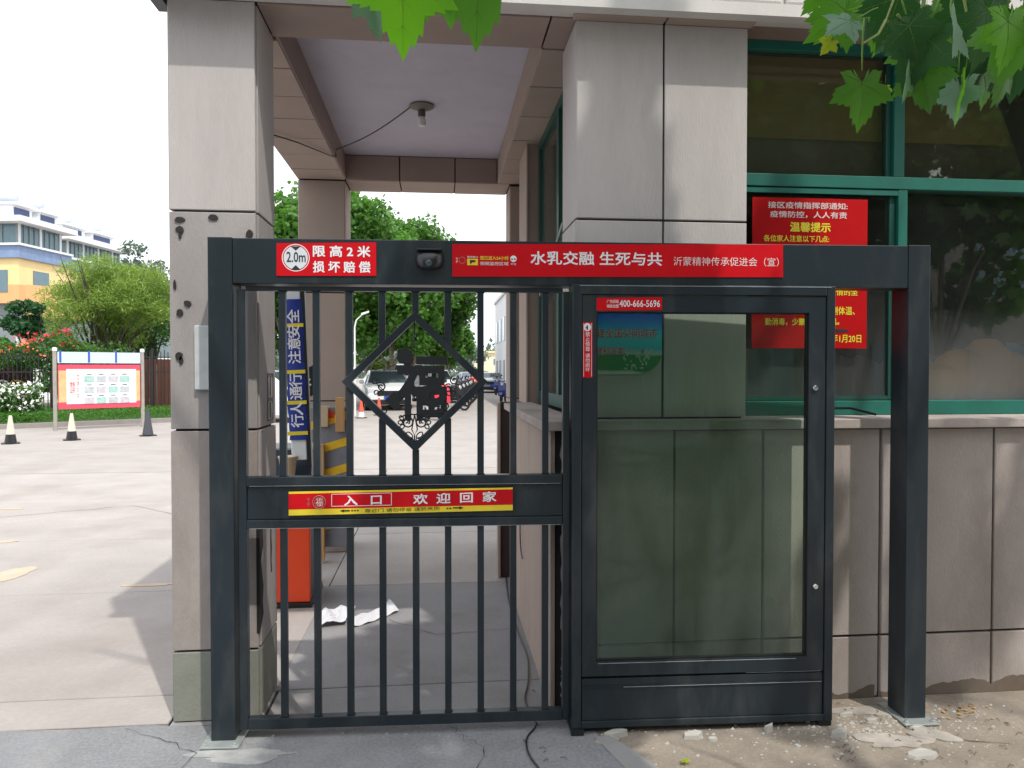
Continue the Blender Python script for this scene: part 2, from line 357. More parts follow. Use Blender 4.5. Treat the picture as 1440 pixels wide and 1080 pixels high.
def foliage(name, pts, size, mat, parent=None, up=.35, kind='stuff', shape='quad', jitter=.5):
    """many separate leaf faces at pts (N,3); real geometry"""
    N = len(pts); n = RNG.normal(size=(N, 3)); n[:, 2] += up * 2; n /= np.linalg.norm(n, axis=1)[:, None]
    t = RNG.normal(size=(N, 3)); t -= n * (t * n).sum(1)[:, None]; t /= np.linalg.norm(t, axis=1)[:, None]; b = np.cross(n, t)
    s = (size * (1 + jitter * RNG.uniform(-1, 1, N)))[:, None]
    if shape == 'quad': loc = [(-.5, 0, 0), (0, -.32, .06), (.5, 0, 0), (0, .32, .06)]
    elif shape == 'lobed': loc = [(0, -.42, 0), (.28, -.3, .03), (.55, -.05, .0), (.28, .12, .04), (.42, .42, 0), (.12, .32, .03), (0, .68, -.03), (-.12, .32, .03), (-.42, .42, 0), (-.28, .12, .04), (-.55, -.05, .0), (-.28, -.3, .03)]
    else: loc = [(-.5, 0, 0), (0, -.09, .0), (.5, 0, 0), (0, .09, .0)]
    k = len(loc); V = np.empty((N, k, 3))
    for i, (x, y, z) in enumerate(loc): V[:, i] = pts + s * (t * x + b * y + n * z)
    me = bpy.data.meshes.new(name); me.vertices.add(N * k); me.vertices.foreach_set('co', V.ravel())
    me.loops.add(N * k); me.loops.foreach_set('vertex_index', np.arange(N * k)); me.polygons.add(N)
    me.polygons.foreach_set('loop_start', np.arange(N) * k); me.materials.append(mat); me.update(calc_edges=True); me.validate()
    return put(name, me, parent, kind=kind)
def lobes_pts(N, lobes, shell=.55):
    """points in ellipsoid clumps: list of (cx,cy,cz,rx,ry,rz)"""
    L = np.array(lobes); w = L[:, 3] * L[:, 4] + L[:, 5] * L[:, 3]; idx = RNG.choice(len(L), N, p=w / w.sum())
    d = RNG.normal(size=(N, 3)); d /= np.linalg.norm(d, axis=1)[:, None]; r = (shell + (1 - shell) * RNG.random(N) ** .7)[:, None] * (1 + .12 * RNG.normal(size=(N, 1)))
    return L[idx, :3] + d * r * L[idx, 3:]
def crown_lobes(c, rx, ry, rz, n, k=.38, seed=1):
    rr = random.Random(seed); out = []
    for i in range(n):
        while True:
            p = [rr.uniform(-1, 1) for _ in range(3)]
            if sum(q * q for q in p) < 1: break
        s = k * rr.uniform(.6, 1.25)
        out.append((c[0] + p[0] * rx * .78, c[1] + p[1] * ry * .78, c[2] + p[2] * rz * .78, rx * s, ry * s, rz * s * .8))
    return out
def tree(name, label, x, y, h, trunk_h, rx, rz, N, size, lm, bm=BARK2, nl=22, k=.38, seed=1, group=None, cat='tree', shape='quad', stems=1, ry=None, tr=.14, shell=.55):
    t = thing(name, label, cat, (x, y, 0), 0, group); rr = random.Random(seed); cz = trunk_h + rz * .9
    mb = MB()
    for s_ in range(stems):
        a = rr.uniform(0, 6.28); d = 0 if stems == 1 else .25
        p0 = Vector((x + d * math.cos(a), y + d * math.sin(a), -.05)); p1 = p0 + Vector((rr.uniform(-.2, .2) * stems, rr.uniform(-.2, .2), trunk_h)); r0 = tr / math.sqrt(stems)
        mb.tube([p0, p0.lerp(p1, .5) + Vector((rr.uniform(-.08, .08), 0, 0)), p1, p1 + Vector((0, 0, rz * .8))], [r0, r0 * .8, r0 * .65, r0 * .2], 8)
        for i in range(7):
            a2 = rr.uniform(0, 6.28); e = Vector((x + math.cos(a2) * rx * .7, y + math.sin(a2) * rx * .6, cz + rr.uniform(-.3, .7) * rz)); b = p0.lerp(p1, rr.uniform(.6, 1.))
            mb.tube([b, b.lerp(e, .5) + Vector((0, 0, rz * .12)), e], [r0 * .45, r0 * .28, r0 * .08], 5)
    obj('trunk', mb, bm, t, smooth=True)
    L = crown_lobes((x, y, cz), rx, ry or rx, rz, nl, k, seed)
    foliage('crown', lobes_pts(N, L, shell), size, lm, t, shape=shape)
    return t

# ------------------------------------------------------------------ ground
def struct(name, mb, m, parent=None): return obj(name, mb, m, parent, kind='structure')
struct('ground', MB().add([(-400, -60, -.035), (400, -60, -.035), (400, 600, -.035), (-400, 600, -.035)], [(0, 1, 2, 3)]), GROUT)
struct('far_yard', MB().box(-60, 40, 12.2, 200, -.03, 0), CONC)
yard = struct('concrete_yard', MB().box(-9.2, 14, 3.55, 12.19, -.03, -.012), GROUT)
ys = [3.47, 3.81, 5.62, 7.38, 9.48, 12.18]; xs = [-9.2, -9.19, -9.18, -.805, 3.2, 6.2, 9.2, 12.2]
def ground_slab(name, m, x0, x1, y0, y1, z, parent, top=.012):
    return slab(name, m, (x0 + .004, y0 + .004, z), X_, Y_, x1 - x0 - .008, y1 - y0 - .008, top, parent, .003)
for j in range(5):
    for i in range(7):
        if j == 0 and (i < 2 or i > 3): continue
        if j == 0 and i == 2: 
            ground_slab('concrete_slab', CONC, -9.2, -1.225, 3.50, 3.81, -.012, yard); ground_slab('concrete_slab', CONC_SHADE, -1.22, -.805, 3.47, 3.81, -.012, yard); continue
        if j == 0 and i == 3: ground_slab('concrete_slab', CONC_SHADE, -.80, .56, 3.40, 3.81, -.012, yard); continue
        m = CONC_SHADE if (j == 1 and i in (3,)) else CONC
        x0, x1 = xs[i], xs[i + 1]
        if x1 - x0 < .1: continue
        if m is CONC_SHADE and i == 3:
            ground_slab('concrete_slab', CONC_SHADE, -.813, .56, ys[j], ys[j + 1], -.012, yard)
        elif j == 1 and i == 2:
            ground_slab('concrete_slab', CONC, x0, -.805, ys[j], ys[j + 1], -.012, yard)
        else: ground_slab('concrete_slab', m, x0, x1, ys[j], ys[j + 1], -.012, yard)
struct('left_yard', MB().box(-60, -9.21, 3.50, 12.19, -.03, 0), CONC)
# front strip: worn asphalt on the left, dusty cement on the right, smooth grey seam between
def jag(p0, p1, n, amp, rr):
    return [(p0[0] + (p1[0] - p0[0]) * i / n + rr.uniform(-amp, amp), p0[1] + (p1[1] - p0[1]) * i / n + rr.uniform(-amp, amp)) for i in range(n + 1)]
rr = random.Random(3)
pa, pb = atZ(842, 1036), atZ(905, 1082)
edge = jag((-20, 3.49), (-1.3, 3.49), 60, .012, rr) + jag((-1.2, 3.47), (.52, 3.38), 22, .008, rr) + [(pa.x, 3.30), (pa.x, pa.y), (pb.x, pb.y), (1.0, 0), (1.4, -8), (-20, -8)]
struct('asphalt_road', MB().prism(edge, 'z', -.03, .002), ASPH)
struct('cement_path', MB().prism([(pa.x + .001, 3.50), (pa.x + .001, pa.y), (pb.x + .001, pb.y), (1.001, 0), (1.401, -8), (14, -8), (14, 3.5)], 'z', -.03, -.001), DIRT)
struct('road_behind', MB().box(-60, 60, -59, -8.01, -.03, 0), ASPH)
struct('cement_seam', MB().prism([(pa.x - .02, pa.y - .01), (pa.x + .05, pa.y), (pb.x + .06, pb.y), (1.05, .5), (.9, .5), (pb.x - .07, pb.y)], 'z', -.01, .006), PATCH)
# tan paint remnants and stone dust
def blob(c, rx, ry, n, seed, z=.004, amp=.25):
    r2 = random.Random(seed); ph = [r2.uniform(0, 6.28) for _ in range(4)]; out = []
    for i in range(n):
        t = 2 * math.pi * i / n; k = 1 + amp * (.5 * math.sin(2 * t + ph[0]) + .35 * math.sin(3 * t + ph[1]) + .25 * math.sin(5 * t + ph[2]) + .15 * math.sin(9 * t + ph[3]))
        out.append((c[0] + math.cos(t) * rx * k, c[1] + math.sin(t) * ry * k))
    return out
for i, (u, v, a, b) in enumerate([(15, 808, .14, .20), (208, 823, .17, .035), (8, 762, .10, .05), (8, 716, .18, .05)]):
    p = atZ(u, v); struct('paint_remnant', MB().prism(blob(p, a, b, 18, i), 'z', .0005, .004), TAN)
for i, (u, v, a, b) in enumerate([(1225, 1000, .22, .05), (1258, 1042, .14, .07), (340, 1064, .22, .05), (855, 1042, .05, .03), (1310, 1034, .08, .07)]):
    p = atZ(u, v); struct('stone_dust', MB().prism(blob(p, a, b, 60, 40 + i, amp=.5), 'z', -.0005, .004 + .0006 * i), DUST if i != 2 else M('pale cement dust', (.31, .315, .31), .95, .4, 9., .5, 90.))

def crack(P_, w, z, seed, name='ground_crack'):
    r2 = random.Random(seed); pts = []
    for i in range(len(P_) - 1):
        for k in range(9):
            t = k / 9; a, b = Vector(P_[i]), Vector(P_[i + 1]); q = a.lerp(b, t); n_ = Vector((-(b - a).y, (b - a).x)).normalized(); pts.append(q + n_ * r2.gauss(0, .012))
    vs = []; 
    for i, q in enumerate(pts):
        h = w * r2.uniform(.2, 1) * (1 - abs(i / len(pts) - .5)); d = (pts[min(i + 1, len(pts) - 1)] - pts[max(i - 1, 0)]).normalized(); vs += [(q.x - d.y * h, q.y + d.x * h, z), (q.x + d.y * h, q.y - d.x * h, z)]
    struct(name, MB().add(vs, [(2 * i, 2 * i + 1, 2 * i + 3, 2 * i + 2) for i in range(len(pts) - 1)]), GROUT)
crack([(-4.5, 4.4), (-3.2, 4.0), (-2.6, 4.4)], .003, .0035, 1); crack([(-7, 9.4), (-4.8, 8.6), (-3.6, 9.2), (-2.6, 8.3)], .005, .0035, 2)
crack([(-.5, 5.0), (.0, 4.5), (.5, 4.6)], .003, .0035, 3); crack([(-1.4, 3.46), (-1.0, 3.2), (-1.1, 2.9)], .0025, .0065, 4); crack([(.05, 3.36), (.2, 3.1), (.1, 2.7)], .0025, .0065, 5); crack([(2.3, 3.35), (2.1, 3.1), (2.5, 2.9)], .004, .0035, 6)

# ------------------------------------------------------------------ gatehouse
XL0, XL1, XI, YF, YB = -1.209, -.819, .545, 3.50, 3.88       # left pillar sides, inner face of right beam, facade, pillar back
ZB, ZC, ZT = 3.29, 3.515, 3.98                               # beam underside, ceiling, top of fascia
XR0, XR1, XRJ = .661, 1.515, 1.092
ZJ = [0, .328, 1.345, 2.342, 3.28]
gh = thing('gatehouse', 'stone clad gatehouse with open passage between pillars and green framed windows on its right', 'building', (.6, 5.2, 0))
T = .02
def core(mb, mat=GROUT, name='wall_core', parent=None): return obj(name, mb, mat, parent or gh)
def pillar(x0, x1, y0, y1, zs, mats, nm='pillar', front=True, xj=(), zt=ZB, sides='lrfb'):
    p = core(MB().box(x0 + T, x1 - T, y0 + T, y1 - T, 0, zt), name=nm)
    if 'f' in sides: slabs(p, mats, (0, y0 + T, 0), X_, Z_, [x0] + list(xj) + [x1], zs, T)
    if 'r' in sides: slabs(p, mats, (x1 - T, 0, 0), Y_, Z_, [y0 + .004, y1], zs, T)
    if 'l' in sides: slabs(p, mats, (x0 + T, 0, 0), -Y_, Z_, [-y1, -y0 - .004], zs, T)
    if 'b' in sides: slabs(p, mats, (0, y1 - T, 0), -X_, Z_, [-x1, -x0], zs, T)
    return p
sj = [0, .328, 1.345, 2.342, 3.30]
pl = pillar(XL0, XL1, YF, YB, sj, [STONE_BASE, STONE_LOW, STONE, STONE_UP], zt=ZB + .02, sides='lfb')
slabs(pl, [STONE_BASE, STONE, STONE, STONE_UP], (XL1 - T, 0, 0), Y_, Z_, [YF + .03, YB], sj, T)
pillar(XL0, -.80, 6.66, 7.08, [0, 1.345, 2.30, ZB - .002], [STONE_WARM, STONE_WARM, STONE_WARM], 'pillar')
pr = pillar(XR0, XR1, YF, YB, [1.385, 2.342, ZB - .002], [STONE_UP, STONE_UP], xj=(XRJ,), sides='lf')
pillar(XR0, .80, 6.70, 7.08, [0, 1.36, 2.4, ZB - .002], [STONE_WARM, STONE_BROWN, STONE_WARM], sides='lfr')
pl2 = core(MB().box(XR0 + .01, .98, 5.46, 5.90, 0, ZB), STONE_BROWN, 'pillar'); slabs(pl2, STONE_WARM, (XR0 + .012, 0, 0), -Y_, Z_, [-5.92, -5.445], [1.36, 2.3, ZB - .002], .014)
pillar(4.15, 5.0, YF, YB, [1.385, 2.342, ZB - .002], [STONE_UP, STONE_UP], xj=(4.57,), sides='lfr')
# adhesive spots left where a plate came off the left pillar
for i, (u, v, a, b) in enumerate([(253, 309, 7, 3.5), (253, 323, 5, 5), (253.5, 331, 2, 5), (300, 306, 6, 4.5), (351, 329, 5, 5), (246, 401, 1.8, 7), (264, 427, 4.4, 4.6), (253, 440, 4.6, 4.8), (252, 501, 5, 5.5), (255, 507, 2.4, 6)]):
    p = atY(u, v, YF); k = YF / F
    obj('adhesive_spot', MB().prism(blob((p.x, p.z), a * k, b * k, 12, i + 70, amp=.18), 'y', YF - .006, YF + .001), M('adhesive %d' % i, (.022, .018, .018), .8) if i == 0 else bpy.data.materials['adhesive 0'], pl)
ps, q = atY(275, 458, YF), atY(300, 548, YF)
nb = obj('meter_cover', MB().box(ps.x, ps.x + .16, YF - .022, YF - .001, q.z, ps.z), M('grey white plastic', (.50, .53, .53), .5, .15, 14., dirt=.5), bevel=.004)
tag(nb, 'grey white plastic cover plate fixed to the left pillar beside the gate post', 'cover plate')
# inner face notices: two small printed frames
for (v0, v1) in ((525, 560), (562, 590)):
    a, b = atX(376, v0, XL1), atX(384, v1, XL1); y0, y1, z0, z1 = a.y, b.y, b.z, a.z
    mb = MB(); w = .006; X = XL1 + .0015
    for bx in ((y0, y1, z0, z0 + w), (y0, y1, z1 - w, z1), (y0, y0 + w, z0 + w, z1 - w), (y1 - w, y1, z0 + w, z1 - w), ((y0 + y1) / 2 - .004, (y0 + y1) / 2 + .004, z0 + .015, z1 - .015)):
        mb.box(X - .001, X + .001, *bx)
    obj('stencilled_notice', mb, BTXT, pl)
# broken dark edge on the inner corner of the left pillar
rr = random.Random(5)
poly = [(YF + .0, 1.12)] + [(YF + .045 + rr.uniform(-.018, .035), 1.12 - i * .065) for i in range(11)] + [(YF + .0, .40)]
obj('broken_edge', MB().prism(poly, 'x', XL1 - .012, XL1 + .0025), GROUT, pl)
poly = [(YF + .235 + rr.uniform(-.006, .006), 1.1 - i * .06) for i in range(9)] + [(YF + .255 + rr.uniform(-.01, .008), .62 + i * .06) for i in range(9)]
obj('broken_edge', MB().prism(poly, 'x', XL1 - .012, XL1 + .0025), GROUT, pl)

# beams, ceiling, roof
YBB = 6.66
bm = core(MB().box(XL0 + .01, 1.53, YF + .012, 3.83, ZB + .02, ZT - .1), name='beam')
slabs(bm, STONE_BROWN, (0, 0, ZB + .02), X_, -Y_, [XL1, XI, XR0 + .1], [-3.846, -YF - .005], .02)
slab('stone_slab', STONE_WARM, (XL1, 3.83, ZB + .004), -X_, Z_, .001, .001, .001, bm) if 0 else None
obj('beam_face', MB().box(XL1, XI, 3.83, 3.848, ZB + .003, ZC), STONE_BROWN, bm)
bl = core(MB().box(XL0, XL1 - .004, 3.89, YBB + .4, ZB + .02, ZT - .1), name='beam')
slabs(bl, STONE_WARM, (0, 0, ZB + .02), X_, -Y_, [XL0 - .004, -.797], [-6.655, -6.33, -5.911, -5.495, -5.076, -4.668, -4.24, -3.89], .02)
slabs(bl, STONE_BROWN, (-.805, 0, 0), Y_, Z_, [3.86, 4.8, 5.75, 6.655], [ZB + .003, ZC], .012, name='stone_slab')
brr = core(MB().box(XI + .012, XR0 + .16, 3.85, YBB + .4, ZB + .02, ZT - .1), name='beam')
slabs(brr, STONE_WARM, (0, 0, ZB + .02), X_, -Y_, [XI, XR0 + .17], [-6.655, -6.30, -5.879, -5.389, -4.877, -4.366, -3.86], .02)
slabs(brr, STONE_WARM, (XI + .012, 0, 0), -Y_, Z_, [-6.655, -6.0, -5.0, -3.86], [ZB + .003, ZC], .012)
bb = core(MB().box(XL0, 1.0, YBB + .012, 7.078, ZB + .007, ZT - .1), name='beam')
xa, xb = atY(562, 240, YBB).x, atY(640, 240, YBB).x
slabs(bb, STONE_BROWN, (0, YBB + .02, 0), X_, Z_, [-.80, xa, xb, XI], [ZB + .003, ZC], .02)
slabs(bb, STONE_WARM, (0, 0, ZB + .02), X_, -Y_, [-.80, xa, xb, XR0], [-7.08, -YBB - .001], .02)
obj('ceiling', MB().box(-.797, XI + .005, 3.842, YBB + .01, ZC + .001, ZC + .03), CEIL, gh)
obj('roof', MB().box(-1.24, 7.0, 3.42, 7.3, ZC + .09, ZT - .03), GROUT, gh)
# fascia
fas = core(MB().box(-1.25, 7.0, 3.40, 3.50, ZB + .006, ZT), STONE_WHITE, 'fascia')
obj('cornice', MB().box(-1.262, 7.0, 3.355, 3.42, ZB - .012, ZB + .045), STONE_WHITE, fas) 
x = .64
for w in (.38, .27, .35, .33, .37, .30, .36, .33, .4, .33, .35, .31, .36):
    slab('fascia_block', STONE_WHITE, (x + .01, 3.40, ZB + .060), X_, Z_, w - .022, .22, .022, fas, .008); slab('fascia_block', STONE_WHITE, (x + .01, 3.40, ZB + .295), X_, Z_, w - .022, .22, .022, fas, .008); x += w
x = -1.25
for w in (.38, .40, .36, .42, .39):
    slab('fascia_block', STONE_WHITE, (x + .01, 3.40, ZB + .060), X_, Z_, w - .022, .22, .022, fas, .008); x += w
slabs(fas, STONE_WARM, (0, 0, ZB + .006), X_, -Y_, [.64, 1.09, 1.53], [-3.50, -3.425], .018)
sf = core(MB().box(1.53, 4.15, 3.425, 3.80, ZB + .03, ZB + .08), STONE_BROWN, 'window_soffit')
obj('eave_end', MB().box(-1.275, -1.22, 3.36, 3.60, ZB - .014, ZB + .05), BLACK, fas)

# lower wall with sill
YW, XW, ZS = 3.43, .532, 1.335
lw = core(MB().box(XW + T, 7.0, YW + T, 3.66, 0, ZS), name='parapet_wall')
us = [atY(u, 700, YW).x for u in (948, 1073, 1238, 1397)]; us = [XW + .040] + us + [us[-1] + .55, us[-1] + 1.1, us[-1] + 1.65]
zj = atY(1340, 889, YW).z
def jagged_slab(x0, x1, z0, z1, seed, top=True):
    r2 = random.Random(seed); n = 26
    pts = [(x0 + .004 + abs(r2.gauss(.004, .013)), z0 + (z1 - z0) * i / n) for i in range(n + 1)]
    if top: pts = pts[:-1] + [(x0 + .012 + .09 * i / 3, z1 - .035 - r2.uniform(0, .025)) for i in range(3)] + [(x0 + .13, z1)]
    return pts + [(x1, z1), (x1, z0)]
obj('stone_slab', MB().prism(jagged_slab(us[0], us[1] - .004, zj + .006, ZS - .004, 1), 'y', YW, YW + T), STONE_LOW, lw)
obj('stone_slab', MB().prism(jagged_slab(us[0] + .004, us[1] - .004, .0, zj - .004, 2, False), 'y', YW, YW + T), STONE_LOW, lw)
slabs(lw, STONE_LOW, (0, YW + T, 0), X_, Z_, us[1:], [0, zj, ZS], T, .0125)
sl = [atX(u, 700, XW).y for u in (760, 744, 732)]
slabs(lw, STONE_WARM, (XW + T, 0, 0), -Y_, Z_, [-5.06] + [-q for q in sl[::-1]] + [-YW - .006], [0, ZS], T, .005)
obj('wall_side', MB().box(XW + T, .66, 3.66, 5.05, 0, ZS), GROUT, lw)
obj('wall_side', MB().box(XW + .09, .9, 5.05, 5.46, 0, ZS - .02), STONE_BROWN, lw)
s_ = obj('sill', MB().prism([(.482, 3.385), (7, 3.385), (7, 3.74), (.70, 3.9), (.70, 5.45), (.482, 5.32)], 'z', ZS + .001, ZS + .046), STONE_LOW, gh, bevel=.004)
def grime(x0, x1, y, h, seed):
    r2 = random.Random(seed); n = int((x1 - x0) / .02); a = [r2.uniform(0, 6.28) for _ in range(5)]; top = []
    for i in range(n + 1):
        x = x0 + (x1 - x0) * i / n; top.append((x, .003 + h * (.55 + .25 * math.sin(x * 5 + a[0]) + .18 * math.sin(x * 13 + a[1]) + .12 * math.sin(x * 31 + a[2]) + r2.uniform(-.08, .08))))
    obj('grime_stain', MB().prism([(x1, .001), (x0, .001)] + top, 'y', y - .0012, y + .0005), M('brown foot grime', (.13, .10, .075), .95, .3, 12., dirt=.5, dcol=(.22, .19, .16)) if 'brown foot grime' not in bpy.data.materials else bpy.data.materials['brown foot grime'], lw)
grime(1.66, 2.15, YW, .10, 1); grime(2.17, 4.5, YW, .09, 2)
# room shell
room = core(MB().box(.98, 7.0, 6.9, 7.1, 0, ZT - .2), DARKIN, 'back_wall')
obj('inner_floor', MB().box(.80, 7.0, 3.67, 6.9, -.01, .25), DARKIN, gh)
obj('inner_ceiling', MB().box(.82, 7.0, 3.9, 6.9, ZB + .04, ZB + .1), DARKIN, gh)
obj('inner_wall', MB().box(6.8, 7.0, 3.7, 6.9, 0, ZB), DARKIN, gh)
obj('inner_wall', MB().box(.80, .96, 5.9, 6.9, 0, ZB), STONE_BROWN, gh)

# front window
YG = 3.72
wx0, wx1 = XR1 + .002, 4.148; z0w, z1w = ZS + .047, ZB + .03
w = thing_w = obj('window', MB().box(wx0, wx1, YG - .03, YG + .05, z0w, z0w + .075).box(wx0, wx1, YG - .03, YG + .05, z1w - .05, z1w).box(wx0, wx0 + .03, YG - .028, YG + .048, z0w + .075, z1w - .05).box(wx1 - .04, wx1, YG - .028, YG + .048, z0w + .075, z1w - .05), GREEN, gh, bevel=.003)
m0, m1 = atY(1257, 200, YG - .03).x, atY(1272, 200, YG - .03).x
t0, t1 = atY(1400, 270, YG - .03).z, atY(1400, 253, YG - .03).z
l0, l1 = atY(1262, 400, YG - .03).x, atY(1275, 400, YG - .03).x
obj('mullion', MB().box(m0, m1, YG - .032, YG + .05, t1 + .001, z1w - .05), GREEN, w, bevel=.003)
obj('mullion', MB().box(l0, l1, YG - .032, YG + .05, z0w + .075, t0 - .001), GREEN, w, bevel=.003)
obj('transom', MB().box(wx0 + .03, wx1 - .04, YG - .036, YG + .05, t0, t1), GREEN, w, bevel=.003)
obj('transom_bead', MB().box(wx0 + .03, l0, YG - .03, YG - .01, t0 - .032, t0 - .006), GREEN, w)
obj('sash_frame', MB().box(l0 - .035, l0 - .004, YG - .01, YG + .03, z0w + .08, t0 - .035).box(wx0 + .032, l0 - .036, YG - .01, YG + .03, z0w + .08, z0w + .10).box(m0 - .03, m0 - .003, YG - .01, YG + .03, t1 + .004, z1w - .052), GREEN_D, w)
for a, b, c, d, g in ((wx0 + .03, m0, t1, z1w - .05, GLASSW), (m1, wx1 - .04, t1, z1w - .05, GLASSW), (wx0 + .03, l0, z0w + .075, t0, GLASSL), (l1, wx1 - .04, z0w + .075, t0, GLASSL)):
    obj('pane', MB().box(a, b, YG + .005, YG + .010, c, d), g, w)
zb = atY(1350, 205, YG + .1).z
obj('blind', MB().box(wx0 + .03, wx1 - .05, YG + .075, YG + .08, zb, z1w - .02), BLIND, w)
obj('blind', MB().box(wx0 + .03, wx1 - .05, YG + .095, YG + .10, t1 - .02, zb + .01), M('grey inner board', (.20, .20, .185), .9), w)
for i in range(14):                                     # folded grey cloth hanging low inside
    pass
mb = MB(); n = 90; vs = []
for i in range(n + 1):
    x = wx0 + .1 + (wx1 - wx0 - .2) * i / n; yy = YG + .32 + .03 * math.sin(i * 1.1) + .015 * math.sin(i * 2.7); zt = 1.72 + .05 * math.sin(i * .13) + .02 * math.sin(i * .9)
    vs += [(x, yy, 1.3), (x, yy - .03, zt)]
mb.add(vs, [(2 * i, 2 * i + 2, 2 * i + 3, 2 * i + 1) for i in range(n)])
cl = obj('curtain', mb, CURT, smooth=True); tag(cl, 'grey cloth hanging low behind the dusty lower window panes', 'curtain')
pc = atY(1350, 560, YG + .16); mb = MB()
for k, (dx, r, h) in enumerate(((-.30, .10, .12), (-.16, .13, .2), (.0, .14, .27), (.16, .14, .33), (.3, .12, .26))):
    mb.lathe([(.0, 0), (r * .8, 0), (r, h * .4), (r * .85, h * .8), (r * .4, h), (0, h * 1.02)], (pc.x + dx, YG + .17 + .0, 1.46), 14)
cu = obj('cushion', mb, BED, smooth=True); tag(cu, 'sand yellow cushion lying inside the right window pane', 'cushion')
st = obj('inner_ledge', MB().box(wx0, wx1, YG + .051, YG + .5, 1.30, 1.379), DARKIN, gh)

# passage side window
ws = obj('window', MB().box(.752, .80, 3.885, 3.93, ZS + .05, ZB - .002).box(.752, .80, 5.40, 5.455, ZS + .05, ZB - .002).box(.752, .80, 3.93, 5.40, ZS + .05, ZS + .13).box(.752, .80, 3.93, 5.40, ZB - .06, ZB - .002).box(.752, .80, 4.55, 4.62, ZS + .13, ZB - .06), GREEN_D, gh)
obj('pane', MB().box(.774, .779, 3.93, 4.55, ZS + .13, ZB - .06), GLASSW, ws); obj('pane', MB().box(.774, .779, 4.62, 5.40, ZS + .13, ZB - .06), GLASSW, ws)
obj('stay_bar', MB().bar((.70, 4.0, 2.42), (.742, 5.2, 2.15), .04, .02).bar((.71, 4.05, 2.36), (.745, 5.15, 2.10), .015, .015), M('grey green aluminium', (.2, .27, .25), .4), ws)

# poster on the window
pa_, pb_ = atY(1058, 277, YG - .042), atY(1218, 490, YG - .042)
po = obj('poster', MB().box(pa_.x, pb_.x, YG - .044, YG - .041, pb_.z, pa_.z), RED_D)
tag(po, 'large red epidemic notice with white and yellow characters on the window', 'poster')
yp = YG - .0455
def wt(txt, u0, v0, u1, v1, m, parent, Y=yp, bold=.02, **k):
    a, b = atY(u0, v0, Y), atY(u1, v1, Y); return lettering(txt, parent, a.x, b.x, b.z, a.z, Y, m, bold, local=False, **k)
wt('接区疫情指挥部通知:', 1080, 283, 1192, 295, PTXT, po); wt('疫情防控，人人有责', 1083, 296, 1191, 308, PTXT, po)
wt('温馨提示', 1111, 312, 1168, 327, YTXT, po, bold=.035); wt('各位家人注意以下几点:', 1074, 330, 1166, 341, YTXT, po)
wt('疫情的坚', 1166, 405, 1206, 416, YTXT, po); wt('测体温、', 1169, 431, 1202, 443, YTXT, po)
wt('、戴口罩、', 1076, 434, 1128, 443, YTXT, po); wt('勤消毒，少聚', 1076, 447, 1132, 458, YTXT, po); wt('机。', 1168, 447, 1180, 457, YTXT, po)
wt('年1月20日', 1169, 470, 1211, 482, YTXT, po)
a = atY(1180, 465, yp); obj('ink_blot', MB().prism(blob((a.x, a.z), .045, .011, 12, 4), 'y', yp - .0005, yp + .0005), BTXT, po)
# small cable / dark sheet lying on the sill
obj_c = obj('cable_scrap', MB().tube([atY(1150, 583, 3.45) + Vector((0, 0, .012)), atY(1172, 577, 3.5) + Vector((0, 0, .01)), atY(1196, 574, 3.5), atY(1232, 583, 3.47)], .006, 6), BLACK, smooth=True)
tag(obj_c, 'black cable scrap lying on the stone window sill', 'cable')

# blue civic board on the right pillar
yb = YF - .012
A = [(808, 441), (931, 441), (931, 500), (925, 512), (914, 521), (900, 526), (808, 526)]
BM = bpy.data.materials.new('landscape print'); BM.use_nodes = True; n, l = BM.node_tree.nodes, BM.node_tree.links
geo = n.new('ShaderNodeNewGeometry'); sp = n.new('ShaderNodeSeparateXYZ'); l.new(geo.outputs['Position'], sp.inputs[0])
ns = n.new('ShaderNodeTexNoise'); ns.inputs['Scale'].default_value = 9; l.new(geo.outputs['Position'], ns.inputs[0])
ad = n.new('ShaderNodeMath'); ad.operation = 'MULTIPLY_ADD'; l.new(ns.outputs[0], ad.inputs[0]); ad.inputs[1].default_value = .04; l.new(sp.outputs[2], ad.inputs[2])
mr = n.new('ShaderNodeMapRange'); zlo, zhi = atY(850, 526, yb).z, atY(850, 441, yb).z; mr.inputs['From Min'].default_value = zlo; mr.inputs['From Max'].default_value = zhi + .02; l.new(ad.outputs[0], mr.inputs[0])
cr = n.new('ShaderNodeValToRGB'); l.new(mr.outputs[0], cr.inputs[0]); e = cr.color_ramp.elements
e[0].position = 0; e[0].color = (.6, .65, .6, 1); e[1].position = 1; e[1].color = (.01, .12, .80, 1)
for p_, c_ in ((.10, (.45, .5, .45, 1)), (.13, (.02, .22, .05, 1)), (.34, (.03, .26, .06, 1)), (.38, (.5, .6, .55, 1)), (.45, (.05, .50, .60, 1)), (.65, (.06, .66, .80, 1)), (.8, (.03, .38, .85, 1))):
    q = e.new(p_); q.color = c_
l.new(cr.outputs[0], n['Principled BSDF'].inputs['Base Color'])
mb = MB(); pts = [(atY(u, v, yb).x, atY(u, v, yb).z) for u, v in A]
cb = obj('civic_board', MB().prism(pts[::-1], 'y', yb, YF - .002), BM); tag(cb, 'blue landscape board with red slogan and rounded corner seen through the gate glass', 'sign board')
DRED = M('dark red print', (.35, .01, .03), .5, 0)
wt('创建全国文明城市', 827, 462, 924, 475, WTXT, cb, yb - .0012, .075); wt('创建全国文明城市', 827, 462, 924, 475, DRED, cb, yb - .0034, .0)
wt('建和谐美', 838, 488, 877, 499, WTXT, cb, yb - .0012, .075); wt('建和谐美', 838, 488, 877, 499, DRED, cb, yb - .0034, .0)
r2 = random.Random(9); mb = MB()
